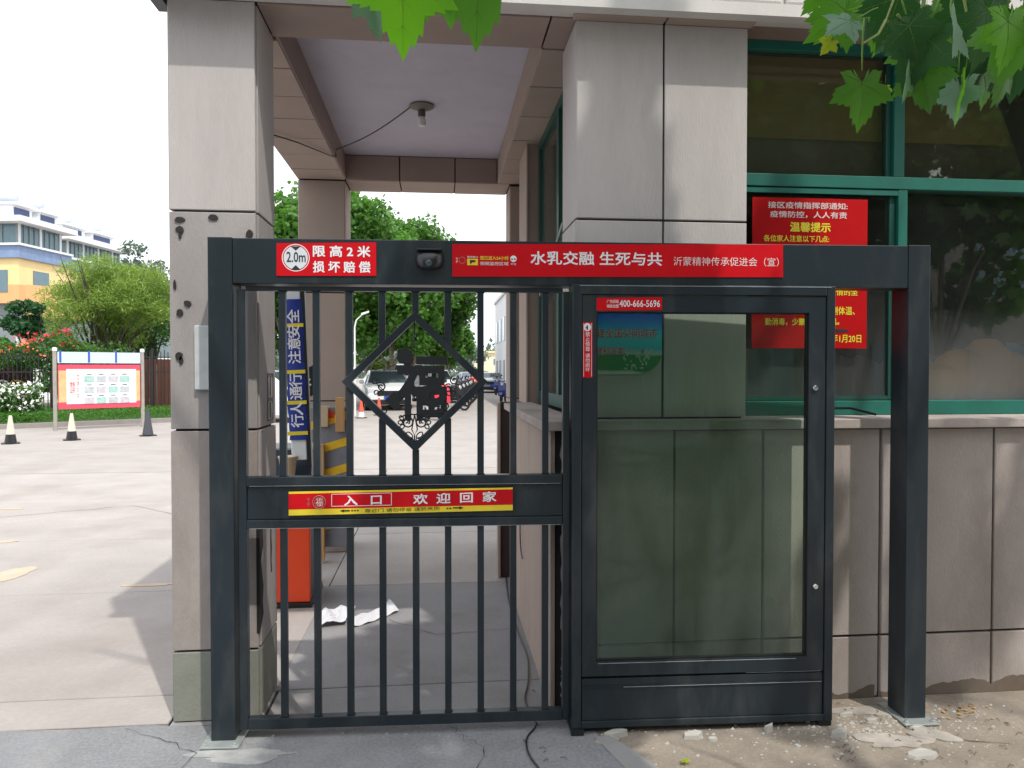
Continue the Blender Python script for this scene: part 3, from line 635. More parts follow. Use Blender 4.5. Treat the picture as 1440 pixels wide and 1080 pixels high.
for i in range(46):
    u, v = r2.uniform(876, 920), r2.uniform(492, 520); 
    if u - 876 + (v - 492) * .9 > 52: continue
    p = atY(u, v, yb); h = r2.uniform(.006, .02); mb.box(p.x, p.x + r2.uniform(.004, .012), yb - .0016, yb - .0008, p.z, p.z + h)
obj('city_print', mb, M('pale city print', (.5, .56, .54), .5), cb)

# ceiling lamp and wire
lp = atZ(593, 148, ZC); lamp = thing('ceiling_lamp', 'white bulb in a grimy round holder on the passage ceiling', 'lamp', (lp.x, lp.y, ZC))
obj('lamp_base', MB().lathe([(.085, -.001), (.09, -.012), (.05, -.03), (.04, -.034), (.0, -.035)], (lp.x, lp.y, ZC), 20), M('grimy base', (.20, .18, .15), .7), lamp, smooth=True)
obj('lamp_socket', MB().lathe([(.026, -.03), (.028, -.07), (.022, -.085)], (lp.x, lp.y, ZC), 14), M('brown socket', (.10, .08, .06), .6), lamp, smooth=True)
obj('bulb', MB().lathe([(.02, -.083), (.027, -.10), (.032, -.125), (.024, -.147), (.0, -.155)], (lp.x, lp.y, ZC), 14), M('frosted bulb', (.7, .7, .68), .3), lamp, smooth=True)
w0 = Vector((lp.x - .07, lp.y, ZC - .008)); w1 = Vector((-.797, 6.0, 3.36)); w2 = Vector((-1.15, 5.6, ZB - .012))
pts = [w0 + (w1 - w0) * (i / 10) - Vector((0, 0, .035 * math.sin(math.pi * i / 10))) for i in range(11)]
wi = obj('lamp_wire', MB().tube(pts, .005, 5).tube([(-.80, 6.0, 3.36), (-.786, 5.97, 3.30), (-.80, 5.9, 3.277), (-1.0, 5.5, 3.262), (-1.2, 5.3, 3.27)], .005, 5), BLACK, smooth=True)
tag(wi, 'thin black wire running from the ceiling lamp down to the left beam', 'wire')

# ------------------------------------------------------------------ security gate
gate = thing('security_gate', 'charcoal metal pedestrian gate frame with red stickers, barred leaf and tall glass cabinet', 'gate', GL, GTH)
def gb(name, s0, s1, y0, y1, z0, z1, m=METAL, bv=.003, parent=gate): return obj(name, MB().box(s0, s1, y0, y1, z0, z1), m, parent, True, bevel=bv)
BT = G(300, 333)[1]; BB = G(450, 399)[1]
TOT = 3.222
PW = .103
gb('post', 0, PW, 0, .135, .008, BT); gb('post', TOT - PW, TOT, 0, .135, .008, BT)
gb('crossbeam', PW + .0015, TOT - PW - .0015, .003, .125, BB, BT - .003)
for s0 in (-.03, TOT - PW - .03):
    bp_ = gb('base_plate', s0, s0 + PW + .06, -.06, .17, 0.004, .012, GALV, .002)
    for bx_, by_ in ((.018, -.038), (PW + .04, -.038)):
        obj('bolt', MB().lathe([(.011, .012), (.011, .020), (.006, .021), (.006, .03), (0, .031)], (s0 + bx_, by_, 0), 6), GALV, bp_, True)
zR0 = G(560, 668)[1]; 
# leaf
zt = BB - .004; LB0, LB1 = G(345, 1026)[1], G(560, 1004)[1]
s343 = PW + .012; s803 = G(803, 700)[0]
def S(u, v=700): return G(u, v, .02)[0]
leaf_s0, leaf_s1 = s343, s803 - .004
zb0, zb1 = G(500, 1022, .02)[1], G(500, 1007, .02)[1]
gb('leaf_stile', leaf_s0, leaf_s0 + .036, .02, .06, zb0, zt - .02); gb('leaf_stile', leaf_s1 - .030, leaf_s1, .02, .06, zb0, zt - .02)
gb('leaf_rail', leaf_s0 + .037, leaf_s1 - .031, .02, .06, zt - .024, zt - .006); gb('leaf_rail', leaf_s0 + .037, leaf_s1 - .031, .018, .062, zb0, zb1)
zr = [G(560, v, .02)[1] for v in (741, 729, 682, 669)]
gb('leaf_rail', leaf_s0 + .037, leaf_s1 - .031, .016, .062, zr[0], zr[1]); gb('leaf_rail', leaf_s0 + .037, leaf_s1 - .031, .016, .062, zr[2], zr[3])
gb('rail_panel', leaf_s0 + .037, leaf_s1 - .031, .027, .050, zr[1] + .001, zr[2] - .001)
bars = [S(u) for u in (397.5, 445, 491.5, 537.5, 584.5, 630, 676, 722, 767)]
dT, dB, dL, dR = G(584, 437, .02), G(583, 636, .02), G(480, 535, .02), G(686, 535, .02)
cxd, czd = (dL[0] + dR[0]) / 2, (dT[1] + dB[1]) / 2; hw, hh = (dR[0] - dL[0]) / 2, (dT[1] - dB[1]) / 2
for s in bars:
    gb('bar', s - .0145, s + .0145, .026, .055, zb1 + .001, zr[0] - .001, bv=.002)
    k = abs(s - cxd) / hw
    if k >= .9: gb('bar', s - .0145, s + .0145, .026, .055, zr[3] + .001, zt - .025, bv=.002)
    else:
        e_ = hh * (1 - k) - .012 * 1; gb('bar', s - .0145, s + .0145, .026, .055, zr[3] + .001, czd - e_ - .004, bv=.002); gb('bar', s - .0145, s + .0145, .026, .055, czd + e_ + .004, zt - .025, bv=.002)
o_, i_ = 1.0, 1 - .044 / hw
mb = MB(); P = lambda k: [(cxd - hw * k, czd), (cxd, czd + hh * k), (cxd + hw * k, czd), (cxd, czd - hh * k)]
O, I = P(1.0), P(i_); vs = [(x, y, z) for y in (.018, .058) for x, z in O + I]
fs = []
for j in range(4):
    k = (j + 1) % 4; fs += [(j, k, 4 + k, 4 + j), (8 + j, 12 + j, 12 + k, 8 + k), (j, 8 + j, 8 + k, k), (4 + j, 4 + k, 12 + k, 12 + j)]
obj('diamond_frame', mb.add(vs, fs), METAL, gate, True, bevel=.002)
# paper-cut fortune character with scroll work, cut from plate
fu = text_mesh('福', .034, 3); nn = len(fu.vertices); co = np.empty(nn * 3); fu.vertices.foreach_get('co', co); co = co.reshape(-1, 3); lo, hi = co.min(0), co.max(0)
fx0, fz0 = G(556, 592, .035); fx1, fz1 = G(629, 497, .035)
x = fx0 + (co[:, 0] - lo[0]) / (hi[0] - lo[0]) * (fx1 - fx0); z = fz0 + (co[:, 1] - lo[1]) / (hi[1] - lo[1]) * (fz1 - fz0)
fu.vertices.foreach_set('co', np.stack([x, .034 - co[:, 2] * .0003, z], 1).ravel()); fu.materials.clear(); fu.materials.append(METAL_D); fu.update()
f_o = put('cutout_character', fu, gate, True); sm = f_o.modifiers.new('thickness', 'SOLIDIFY'); sm.thickness = .004
def GP(u, v): a = G(u, v, .035); return (a[0], a[1])
mb = MB(); c = GP(610, 556); kpx = .0027
ring = [(c[0] + math.cos(a) * r_, c[1] + math.sin(a) * r_) for r_, a in [(20.5 * kpx * (1 + .06 * math.sin(9 * i)), i * math.pi / 16) for i in range(32)]]
hole = [(c[0] + math.cos(i * math.pi / 16) * 8 * kpx * (1 + .2 * math.sin(i * 2.1)), c[1] + math.sin(i * math.pi / 16) * 6.5 * kpx) for i in range(32)]
vs = [(x, y, z) for y in (.030, .034) for x, z in ring + hole]
mb.add(vs, [(j, (j + 1) % 32, 32 + (j + 1) % 32, 32 + j) for j in range(32)] + [(64 + j, 96 + j, 96 + (j + 1) % 32, 64 + (j + 1) % 32) for j in range(32)] + [(32 + j, 32 + (j + 1) % 32, 96 + (j + 1) % 32, 96 + j) for j in range(32)])
for pl_ in ([(557, 503), (563, 492), (571, 489), (579, 494), (582, 506), (574, 513), (562, 511)], [(541, 563), (555, 550), (562, 556), (562, 574), (556, 577)]):
    obj('cutout_plate', MB().prism([GP(*q) for q in pl_][::-1], 'y', .030, .034), METAL_D, gate, True)
obj('cutout_plate', mb, METAL_D, gate, True)
mb = MB()
def curl(cu_, cv_, r, turns=1.3, sgn=1, a0=0, th=.0035):
    p = [(lambda a: (a[0], .033, a[1]))(GP(cu_ + sgn * math.cos(a0 + t * turns * 6.283) * r * (1 - .72 * t), cv_ - math.sin(a0 + t * turns * 6.283) * r * (1 - .72 * t))) for t in [i / 18 for i in range(19)]]
    mb.tube(p, th, 5)
def petal(u, v, du, dv, w_, th=.003):
    L = math.hypot(du, dv); nx, ny = -dv / L, du / L
    mb.tube([(lambda a: (a[0], .033, a[1]))(GP(u + du * (.5 - .5 * math.cos(t)) + nx * w_ * math.sin(t), v + dv * (.5 - .5 * math.cos(t)) + ny * w_ * math.sin(t))) for t in [i * 6.283 / 12 for i in range(12)]], th, 5, True)
for s_g in (-1, 1):
    curl(583 + s_g * 10, 594, 8.5, 1.4, s_g, 1.57); curl(583 + s_g * 12, 593, 5, .8, s_g, 0)
    petal(583 + s_g * 16, 590, s_g * 5, -5, 2.6); petal(583 + s_g * 17, 594, s_g * 6, 0, 2.6); petal(583 + s_g * 15, 598, s_g * 5, 4, 2.6)
    petal(583 + s_g * 3, 616, s_g * 8, -8, 3.2); petal(583 + s_g * 2, 618, s_g * 11, 0, 3); petal(583 + s_g * 2, 620, s_g * 5, 7, 2.8)
    curl(583 + s_g * 47, 544 if s_g < 0 else 546, 6.5, 1.3, s_g, 1.0); curl(583 + s_g * 56, 535, 6, 1.3, s_g, 2.0); None
    petal(583 + s_g * 46, 550, s_g * 4, 6, 2.6); petal(583 + s_g * 52, 549, s_g * 4, 5, 2.4); petal(583 + s_g * 42, 575, s_g * 1, 6, 3) 
petal(625, 566, 3, 9, 4); petal(618, 572, 2, 8, 3.4)
mb.tube([(lambda a: (a[0], .033, a[1]))(GP(*q)) for q in ((563, 587), (573, 582), (583, 583), (593, 582), (603, 587))], .0035, 5)
mb.tube([(lambda a: (a[0], .033, a[1]))(GP(*q)) for q in ((583, 583), (579, 604), (583, 612), (587, 604), (583, 583))], .003, 5); mb.tube([(lambda a: (a[0], .033, a[1]))(GP(*q)) for q in ((583, 612), (583, 630))], .0035, 5)
for q0, q1 in (((540, 520), (556, 512)), ((530, 540), (547, 556)), ((630, 545), (640, 550)), ((583, 449), (583, 490))):
    mb.tube([(lambda a: (a[0], .033, a[1]))(GP(*q)) for q in (q0, q1)], .0025, 5)
obj('scroll_work', mb, METAL_D, gate, True, smooth=True)

# stickers: thin vinyl sheets with printed lettering
def sticker(name, pts, m, parent=gate, back=0., y=-.0012, r=0, label=None):
    P_ = [G(u, v, back) for u, v in pts]; o = obj(name, MB().prism([p for p in P_][::-1], 'y', back + y, back + y + .001), m, parent, True)
    if label: o['label'] = label
    return o
def gt(txt, u0, v0, u1, v1, m, parent, back=0., y=-.0022, bold=.02, **k):
    a, b = G(u0, v0, back), G(u1, v1, back); return lettering(txt, parent, a[0], b[0], b[1], a[1], back + y, m, bold, local=True, **k)
st1 = sticker('height_sticker', [(389, 342), (389, 388), (529, 388), (529, 341)], RED, label='red sticker reading height limit two metres')
def disc(cu_, cv_, r, m, y, parent, r_in=0, n=40, name='disc_print', vb=1.):
    c = G(cu_, cv_); k = abs(G(cu_ + r, cv_)[0] - c[0]); ki = k * r_in / r
    vs = [(c[0] + math.cos(i * 6.2832 / n) * k, y, c[1] + math.sin(i * 6.2832 / n) * k * vb) for i in range(n)]
    if r_in:
        vs += [(c[0] + math.cos(i * 6.2832 / n) * ki, y, c[1] + math.sin(i * 6.2832 / n) * ki) for i in range(n)]; fs = [(i, (i + 1) % n, n + (i + 1) % n, n + i) for i in range(n)]
    else: fs = [tuple(range(n))]
    return obj(name, MB().add(vs, fs), m, parent, True)
disc(416, 362.5, 19.5, WTXT, -.0018, st1, 18.4); disc(416, 362.5, 17, GREY_PRINT, -.0018, st1)
gt('2.0m', 403, 354, 430, 369, BTXT, st1, bold=.015)
mb = MB()
for q in ([(409, 346.5), (423, 346.5), (416, 352.5)], [(416, 373), (423, 379.5), (409, 379.5)]): obj('arrow_print', MB().prism([G(*p) for p in q], 'y', -.0024, -.0022), BTXT, st1, True)
gt('限 高 2 米', 440, 345, 521, 362, WTXT, st1, bold=.03); gt('损 坏 赔 偿', 440, 367, 521, 384, WTXT, st1, bold=.03)
st2 = sticker('slogan_sticker', [(636, 343), (636, 389), (1101, 390), (1101, 344)], RED, label='long red slogan sticker along the beam')
gt('水乳交融 生死与共', 746, 353, 931, 374, WTXT, st2, bold=.022); gt('沂蒙精神传承促进会（宣）', 947, 361, 1095, 375, PTXT, st2, bold=.01)
ys_ = [(657, 364), (657, 373), (672, 373), (672, 364)]
obj('yellow_print', MB().prism([G(*q) for q in ys_][::-1], 'y', -.0022, -.0018), YEL, st2, True)
obj('camera_print', MB().prism([G(*q) for q in ((661, 365.5), (669, 366), (668, 369), (664, 369), (662, 372), (660.5, 369))], 'y', -.0028, -.0024), BTXT, st2, True)
gt('警视窗口', 657, 360, 672, 363, PTXT, st2); gt('您已进入24小时', 675, 360, 715, 366, YTXT, st2); gt('视频监控区域', 675, 368, 715, 373.5, PTXT, st2)
disc(722, 364, 4.5, WTXT, -.0018, st2); disc(720, 364.5, 1.2, BTXT, -.0022, st2); disc(724, 364.5, 1.2, BTXT, -.0022, st2); gt('平安', 718, 370, 726, 373, PTXT, st2)
disc(650, 366, 5, M('faded red print', (.42, .10, .08), .5), -.0018, st2, 3.8); gt('守\n护', 641, 362, 644, 370, PTXT, st2)
# entrance banner on the middle rail (slightly tilted)
def P4(u0, v0, u1, v1, m0_, m1_): return [(u0, v0 + m0_), (u0, v0 + m1_), (u1, v1 + m1_), (u1, v1 + m0_)]
bk = .027
st3 = sticker('entrance_sticker', [(406, 691.5), (406, 725), (721, 717.5), (721, 685.5)], YEL, back=bk - .012, y=-.001, label='red and yellow entrance sticker on the middle rail')
sticker('red_band', [(406, 694.5), (406, 716.5), (721, 709.5), (721, 688)], RED, st3, back=bk - .012, y=-.0016)
st3b = bk - .012
sl_ = -.0 ; slope = 7.2 / 315
def gt3(txt, u0, v0, u1, v1, m, bold=.02): gt(txt, u0, v0, u1, v1, m, st3, back=st3b, y=-.0026, bold=bold, slant=slope)
gt3('入   口', 484, 697, 537, 710.5, WTXT, .03); gt3('欢  迎  回  家', 581, 694.5, 698, 708, WTXT, .025)
mb = MB()
for q in ([(466, 694.5), (551, 692.5), (551, 693.4), (466, 695.4)], [(466, 711.5), (551, 709.7), (551, 710.6), (466, 712.4)], [(466, 694.5), (467, 694.5), (467, 712), (466, 712)], [(550, 692.5), (551, 692.5), (551, 710), (550, 710)]):
    mb.prism([G(u, v, st3b) for u, v in q], 'y', st3b - .0024, st3b - .002)
obj('border_print', mb, PTXT, st3, True)
mb = MB(); 
for q in ([(478, 718.3), (484, 716), (484, 717.2), (492, 717), (492, 719), (484, 719.2), (484, 720.5)], [(652, 714), (646, 711.8), (646, 713), (637, 713.2), (637, 715), (646, 714.8), (646, 716.2)]): mb.prism([G(u, v, st3b) for u, v in q], 'y', st3b - .0024, st3b - .002)
for u in (494, 498, 502, 628, 632): v = 717.8 - (u - 494) * slope; mb.prism([G(a_, b_, st3b) for a_, b_ in ((u, v - 1), (u + 2.5, v - 1), (u + 2.5, v + 1), (u, v + 1))], 'y', st3b - .0024, st3b - .002)
obj('arrow_print', mb, BTXT, st3, True)
gt3('靠近门 请勿停留 谨防夹伤', 513, 715.6, 618, 719.6, BTXT, .01)
c = G(449, 706, st3b); k = .0031
mb = MB(); mb.tube([(c[0] + math.cos(i * 6.283 / 24) * 9 * k, st3b - .003, c[1] + math.sin(i * 6.283 / 24) * 9 * k) for i in range(24)], .0018, 4, True); mb.tube([(c[0] + math.cos(i * 6.283 / 16) * 6.5 * k, st3b - .003, c[1] + math.sin(i * 6.283 / 16) * 6.5 * k) for i in range(16)], .001, 4, True)
obj('emblem_print', mb, M('faded emblem print', (.45, .16, .14), .5), st3, True); gt3('福', 444, 700, 454, 712, PTXT, .0); gt3('平\n安', 432, 700, 436, 712, bpy.data.materials['faded emblem print'], .0)

# weld beads where the bars meet the rails
mb = MB(); rr = random.Random(15)
for s in bars:
    for z in (zr[0] - .001, zb1 + .001, zt - .026, zr[3] + .001):
        for sg in (-1, 1): mb.tube([(s + sg * .013, .028, z + rr.uniform(-.001, .001)), (s + sg * .0165, .034, z), (s + sg * .0165, .05, z)], .0028, 5)
obj('weld_beads', mb, METAL, gate, True, smooth=True, kind='stuff')
# camera on the beam
cs, cz = G(604, 368)
def ring_pts(hw_, hh_, y, zc, n=20): return [(cs + math.copysign(abs(math.cos(i * 6.2832 / n)) ** .6, math.cos(i * 6.2832 / n)) * hw_, y, zc + math.copysign(abs(math.sin(i * 6.2832 / n)) ** .7, math.sin(i * 6.2832 / n)) * hh_) for i in range(n)]
mb = MB(); n = 20; rings = [ring_pts(.062, .042, .003, cz + .008), ring_pts(.060, .040, -.012, cz + .006), ring_pts(.045, .034, -.030, cz - .004), ring_pts(.026, .022, -.040, cz - .012)]
vs = sum(rings, []); mb.add(vs, [(i * n + j, i * n + (j + 1) % n, (i + 1) * n + (j + 1) % n, (i + 1) * n + j) for i in range(3) for j in range(n)] + [tuple(3 * n + j for j in range(n))])
cmo = obj('camera_housing', mb, BLACK, gate, True, smooth=True)
obj('camera_lens', MB().lathe([(.014, 0), (.014, -.006), (.009, -.008), (0, -.0085)], (cs, -.04, cz - .012), 16, 'y'), CARGLASS, cmo, True, smooth=True)
obj('camera_hood', MB().box(cs - .055, cs + .055, -.028, .003, cz + .046, cz + .054), METAL_D, cmo, True, bevel=.003)

# glass cabinet (right-hand door unit)
def cabp(u, v): return G(u, v, -.03)
c0, c1 = cabp(805, 700)[0], cabp(1173, 700)[0]; ct = cabp(980, 401)[1]; cbm = .028
yk = -.03
i0, i1 = cabp(818, 700)[0], cabp(1161, 700)[0]; it = cabp(980, 415)[1]; ib = cabp(980, 948)[1]
cabf = obj('cabinet_frame', MB().box(c0, i0 - .001, yk, .10, cbm, ct).box(i1 + .001, c1, yk, .10, cbm, ct).box(i0, i1, yk, .10, it + .001, ct).box(i0, i1, yk, .10, cbm, cbm + .03), METAL, gate, True, bevel=.003)
g0, g1, gt_, gb_ = cabp(839, 700)[0], cabp(1137, 700)[0], cabp(980, 439)[1], cabp(980, 928)[1]
dr = obj('glass_door', MB().box(i0 + .003, g0, yk + .006, .02, ib, it - .002).box(g1, i1 - .003, yk + .006, .02, ib, it - .002).box(g0, g1, yk + .006, .02, gt_, it - .002).box(g0, g1, yk + .006, .02, ib, gb_), METAL, gate, True)
obj('gasket', MB().box(g0, g0 + .006, yk + .016, .01, gb_, gt_).box(g1 - .006, g1, yk + .016, .01, gb_, gt_).box(g0 + .006, g1 - .006, yk + .016, .01, gb_, gb_ + .006).box(g0 + .006, g1 - .006, yk + .016, .01, gt_ - .006, gt_), BLACK, dr, True)
obj('pane', MB().box(g0 + .006, g1 - .006, -.006, -.001, gb_ + .006, gt_ - .006), GLASSD, dr, True)
for v in (546, 825):
    a = cabp(1147, v); obj('lock', MB().lathe([(.013, 0), (.013, -.006), (.010, -.010), (0, -.0105)], (a[0], yk + .006, a[1]), 16, 'y'), CHROME, dr, True, smooth=True)
zz = [cabp(980, v)[1] for v in (1012, 962)]
kp = obj('kick_panel', MB().box(i0 + .003, i1 - .003, yk + .010, .08, cbm + .031, ib - .012), METAL, gate, True, bevel=.002)
obj('panel_trim', MB().box(i0 + .01, i1 - .01, yk + .004, yk + .0105, zz[1] - .004, zz[1]).box(i0 + .01, i1 - .01, yk + .004, yk + .0105, zz[0] - .002, zz[0] + .003), METAL, kp, True)
GLINT = M('painted edge glint', (.30, .32, .34), .4, .3, 30.)  # pale strips that paint highlight lines along the metal edges
def glint(v, a, b, y, th=.0016, par=kp): z = cabp(980, v)[1]; obj('edge_glint', MB().box(a, b, y - .001, y, z - th, z + th * .4), GLINT, par, True)
glint(930, g0 + .01, g1 - .05, yk + .0055, .0018, dr); glint(1019, i0 + .02, i1 - .01, yk + .0095); glint(963.5, i0 + .19, i1 - .01, yk + .0035, .0014); glint(949, i0 + .75, i1 - .01, yk + .0095, .0012, kp)
glint(402.5, c0 + .03, c1 - .02, yk - .0005, .0016, cabf)
for z_, par_ in ((zr[2] + .0005, None), (zr[0] + .001, None)): obj('edge_glint', MB().box(leaf_s0 + .05, leaf_s1 - .04, .0150, .0159, z_, z_ + .0016), GLINT, gate, True)
obj('caster_block', MB().box(c0 - .006, c0 + .05, -.045, .11, .0045, cbm - .001), METAL_D, gate, True)
obj('caster_block', MB().box(c1 - .06, c1, -.02, .10, .0005, cbm - .001), METAL_D, gate, True)
st4 = sticker('phone_sticker', [(839, 419), (839, 437), (931, 436), (931, 418)], RED, back=-.024, y=-.001, label='small red telephone sticker above the glass')
gt('400-666-5696', 871, 422, 928, 432, WTXT, st4, back=-.024, bold=.012); gt('广告招租', 853, 421.5, 870, 426.5, PTXT, st4, back=-.024); gt('诚信加盟', 853, 428, 870, 433, PTXT, st4, back=-.024)
st5 = sticker('vertical_sticker', [(819.5, 453), (819.5, 531), (833, 531), (833, 453)], RED, back=-.024, y=-.001, label='narrow vertical red warning sticker left of the glass')
gt('禁\n止\n倚\n靠', 823, 467, 829.5, 494, WTXT, st5, back=-.024, bold=.0); gt('请\n勿\n损\n坏', 823, 497, 829.5, 523, WTXT, st5, back=-.024, bold=.0)
a = cabp(826, 460); n = 24
ds = [(a[0] + math.cos(i * 6.2832 / n) * .0165, -.0262, a[1] + math.sin(i * 6.2832 / n) * .018) for i in range(n)]
obj('disc_print', MB().add(ds, [tuple(range(n))]), WTXT, st5, True); obj('figure_print', MB().box(a[0] - .003, a[0] + .003, -.0272, -.0268, a[1] - .012, a[1] + .008).box(a[0] - .008, a[0] + .004, -.0273, -.0269, a[1] - .004, a[1] - .0005), BTXT, st5, True)
mb = MB()
for q in ((820.5, 821, 454.5, 529.5), (831.6, 832.1, 454.5, 529.5)):
    a1, b1 = G(q[0], q[2], -.024), G(q[1], q[3], -.024); mb.box(a1[0], b1[0], -.0262, -.0258, b1[1], a1[1])
obj('border_print', mb, PTXT, st5, True)

# ------------------------------------------------------------------ things in the passage
# barrier machine
bx1 = -.862; by0 = 5.13
bar = thing('barrier_machine', 'orange red boom barrier cabinet with black hood standing behind the left pillar', 'barrier', (-1.02, 5.4, 0))
obj('cabinet', MB().box(bx1 - .33, bx1, by0, by0 + .03, .035, .865), ORANGE, bar, bevel=.008)
obj('cabinet_body', MB().box(bx1 - .328, bx1 - .002, by0 + .031, by0 + .46, .035, .865), M('dark cabinet side', (.05, .045, .045), .5), bar, bevel=.006)
obj('plinth', MB().box(bx1 - .345, bx1 + .012, by0 - .012, by0 + .48, 0.001, .034), BLACK, bar)
obj('hood', MB().prism([(by0 - .015, .866), (by0 + .475, .866), (by0 + .43, 1.07), (by0 + .05, 1.07)], 'x', bx1 - .34, bx1 + .01), M('dark blue hood', (.015, .03, .045), .4), bar, bevel=.006)
obj('hood_trim', MB().box(bx1 - .34, bx1 + .012, by0 + .04, by0 + .44, 1.071, 1.083), M('grey trim', (.25, .28, .29), .5), bar)
obj('lock', MB().lathe([(.016, 0), (.016, -.006), (0, -.007)], (bx1 - .12, by0, .70), 14, 'y'), GALV, bar)
Yb = 5.05
p0, p1 = atY(421.5, 636, Yb), atY(409, 345, Yb)
bo = thing('boom_arm', 'raised white barrier arm wrapped in a blue cloth banner tied with yellow tape', 'barrier arm', (p0.x, Yb, 1.05))
axis = (p1 - p0).normalized(); side = Vector((axis.z, 0, -axis.x))
obj('arm', MB().bar(p0 - axis * .05, p1, .10, .045), WPAINT, bo, bevel=.006)
obj('arm_edge', MB().bar(p0 + side * .065 - axis * .1, p1 + side * .065, .028, .05), BLACK, bo)
L_ = (p1 - p0).length
def alongv(v): return (636 - v) / (636 - 345) * L_
a0, a1 = alongv(618), alongv(421)
mb = MB(); vs = []; n = 30
for i in range(n + 1):
    q = p0 + axis * (a0 + (a1 - a0) * i / n); wv = .003 * math.sin(i * 1.7) + .0025 * math.sin(i * .6)
    for sx_, yy in ((-.058 + wv, -.025), (-.02, -.036 + wv), (.03, -.036 - wv), (.060 + wv, -.027), (.060 + wv, .03), (-.058, .03)): vs.append(q + side * sx_ + Y_ * yy)
mb.add(vs, [(i * 6 + j, i * 6 + (j + 1) % 6, (i + 1) * 6 + (j + 1) % 6, (i + 1) * 6 + j) for i in range(n) for j in range(6)])
ban = obj('banner', mb, BLUE, bo, smooth=True)
for v in (457, 522, 565, 608):
    q = p0 + axis * alongv(v); obj('tape', MB().bar(q - axis * .014 + Y_ * 0, q + axis * .010, .13, .082), YEL, bo)
def boom_text(ch, vc):
    me = text_mesh(ch, .02, 2); n = len(me.vertices); co = np.empty(n * 3); me.vertices.foreach_get('co', co); co = co.reshape(-1, 3); c = (co.min(0) + co.max(0)) / 2; k = .092
    q = p0 + axis * alongv(vc); out = [q + axis * float((p[0] - c[0]) * k) - side * float((p[1] - c[1]) * k * .95) + Y_ * (-.0405 - p[2] * .0002) for p in co]
    me.vertices.foreach_set('co', [c_ for p in out for c_ in p]); me.materials.clear(); me.materials.append(WTXT); me.update(); put('lettering', me, ban)
for ch, vc in (('行', 591), ('人', 574), ('通', 552), ('行', 534), ('注', 502), ('意', 483), ('安', 466), ('全', 445)): boom_text(ch, vc)
# tan paper tub on the hood
q = atY(411, 650, 5.2)
tub = obj('paper_tub', MB().lathe([(.052, 0), (.072, .16), (.082, .175), (.078, .178), (.0, .172)], (q.x - .005, 5.22, 1.084), 18), CARD, smooth=True) if 0 else None
tub = obj('paper_tub', MB().lathe([(.040, 0), (.058, .15), (.066, .165), (.062, .168), (.0, .160)], (atY(409, 650, 5.12).x, 5.02, .880), 18), CARD, smooth=True)
tag(tub, 'tan tapered tub standing against the barrier hood below the blue banner', 'tub')
# folded road barrier with diagonal stripes and wooden uprights
Yr = 6.35
rb = thing('striped_road_barrier', 'grey road barrier board with yellow diagonal stripes leaning at the rear left pillar', 'road barrier', (-.95, Yr, 0))
xa_, xb_ = atY(428, 620, Yr).x, atY(489, 620, Yr).x; zt_ = atY(460, 572, Yr).z
obj('board', MB().box(xa_, xb_, Yr, Yr + .05, .12, zt_), M('grey barrier plastic', (.22, .22, .25), .6, .2, 8.), rb, bevel=.01)
for k, zc in enumerate((1.22, 1.0, .78, .56, .34)):
    d = .10; obj('stripe', MB().prism([(xa_ + .01, zc - .12), (xb_ - .01, zc - .12 + d), (xb_ - .01, zc - .05 + d), (xa_ + .01, zc - .05)], 'y', Yr - .004, Yr - .0005), M('yellow stripe paint', (.85, .52, .02), .6, .15, 12.) if k == 0 else bpy.data.materials['yellow stripe paint'], rb)
for u0, u1, va, vb in ((449, 456, 625, 690), (472, 484, 559, 607)):
    a, b = atY(u0, va, Yr - .05), atY(u1, vb, Yr - .05); obj('wooden_upright', MB().box(a.x, b.x, Yr - .07, Yr - .01, b.z if vb < 650 else .02, a.z), WOOD, rb, bevel=.003)
a, b = atY(449, 571, Yr - .05), atY(461, 600, Yr - .05); obj('wooden_upright', MB().box(a.x, b.x, Yr - .055, Yr - .008, b.z, a.z), CARD, rb)
obj('red_label', MB().box(atY(460, 580, Yr).x, atY(470, 590, Yr).x, Yr - .006, Yr - .002, atY(460, 588, Yr).z, atY(460, 578, Yr).z), ORANGE, rb)
pk = atZ(462, 762); plk = obj('wood_offcut', MB().prism([(pk.x - .10, pk.y - .10), (pk.x + .12, pk.y + .05), (pk.x + .05, pk.y + .12), (pk.x - .12, pk.y + .02)], 'z', .005, .035), WOOD); tag(plk, 'flat piece of raw wood lying on the floor at the rear left pillar', 'wood offcut')
# black round device behind the banner
q0 = atY(436, 533, 5.75); dv = thing('black_speaker', 'black curved loudspeaker with white dots half hidden behind the blue banner', 'loudspeaker', (q0.x, 5.8, 0))
mb = MB(); c = atY(447, 545, 5.75); k = 5.75 / F
poly = [(c.x + (u - 447) * k, c.z - (v - 545) * k) for u, v in ((447, 509), (440, 514), (432, 518), (426, 527), (424, 540), (425, 553), (430, 560), (438, 557), (447, 545))]
obj('shell', MB().prism(poly, 'y', 5.72, 5.80), BLACK, dv, bevel=.008); mb = MB()
for u, v in ((429, 540), (431, 550), (437, 534), (438, 541), (434, 546)): x, z = c.x + (u - 447) * k, c.z - (v - 545) * k; mb.lathe([(.008, 0), (.006, -.004), (0, -.005)], (x, 5.719, z), 8, 'y')
obj('dots', mb, WHITE, dv); obj('stand', MB().tube([(c.x - .02, 5.77, 0), (c.x - .02, 5.77, c.z + .02)], .018, 8), BLACK, dv)
# dark board leaning at end of the parapet
a = atY(701, 565, 5.75); bd = thing('leaning_board', 'dark brown board with pale edge standing at the end of the parapet wall', 'board', (a.x + .07, 5.8, 0))
obj('panel', MB().box(a.x + .012, a.x + .20, 5.72, 5.80, 0.0, a.z), M('dark brown board', (.045, .028, .025), .6, .2, 6.), bd, bevel=.004); obj('edge_strip', MB().box(a.x - .008, a.x + .011, 5.70, 5.81, 0, a.z - .01), STONE_WARM, bd)
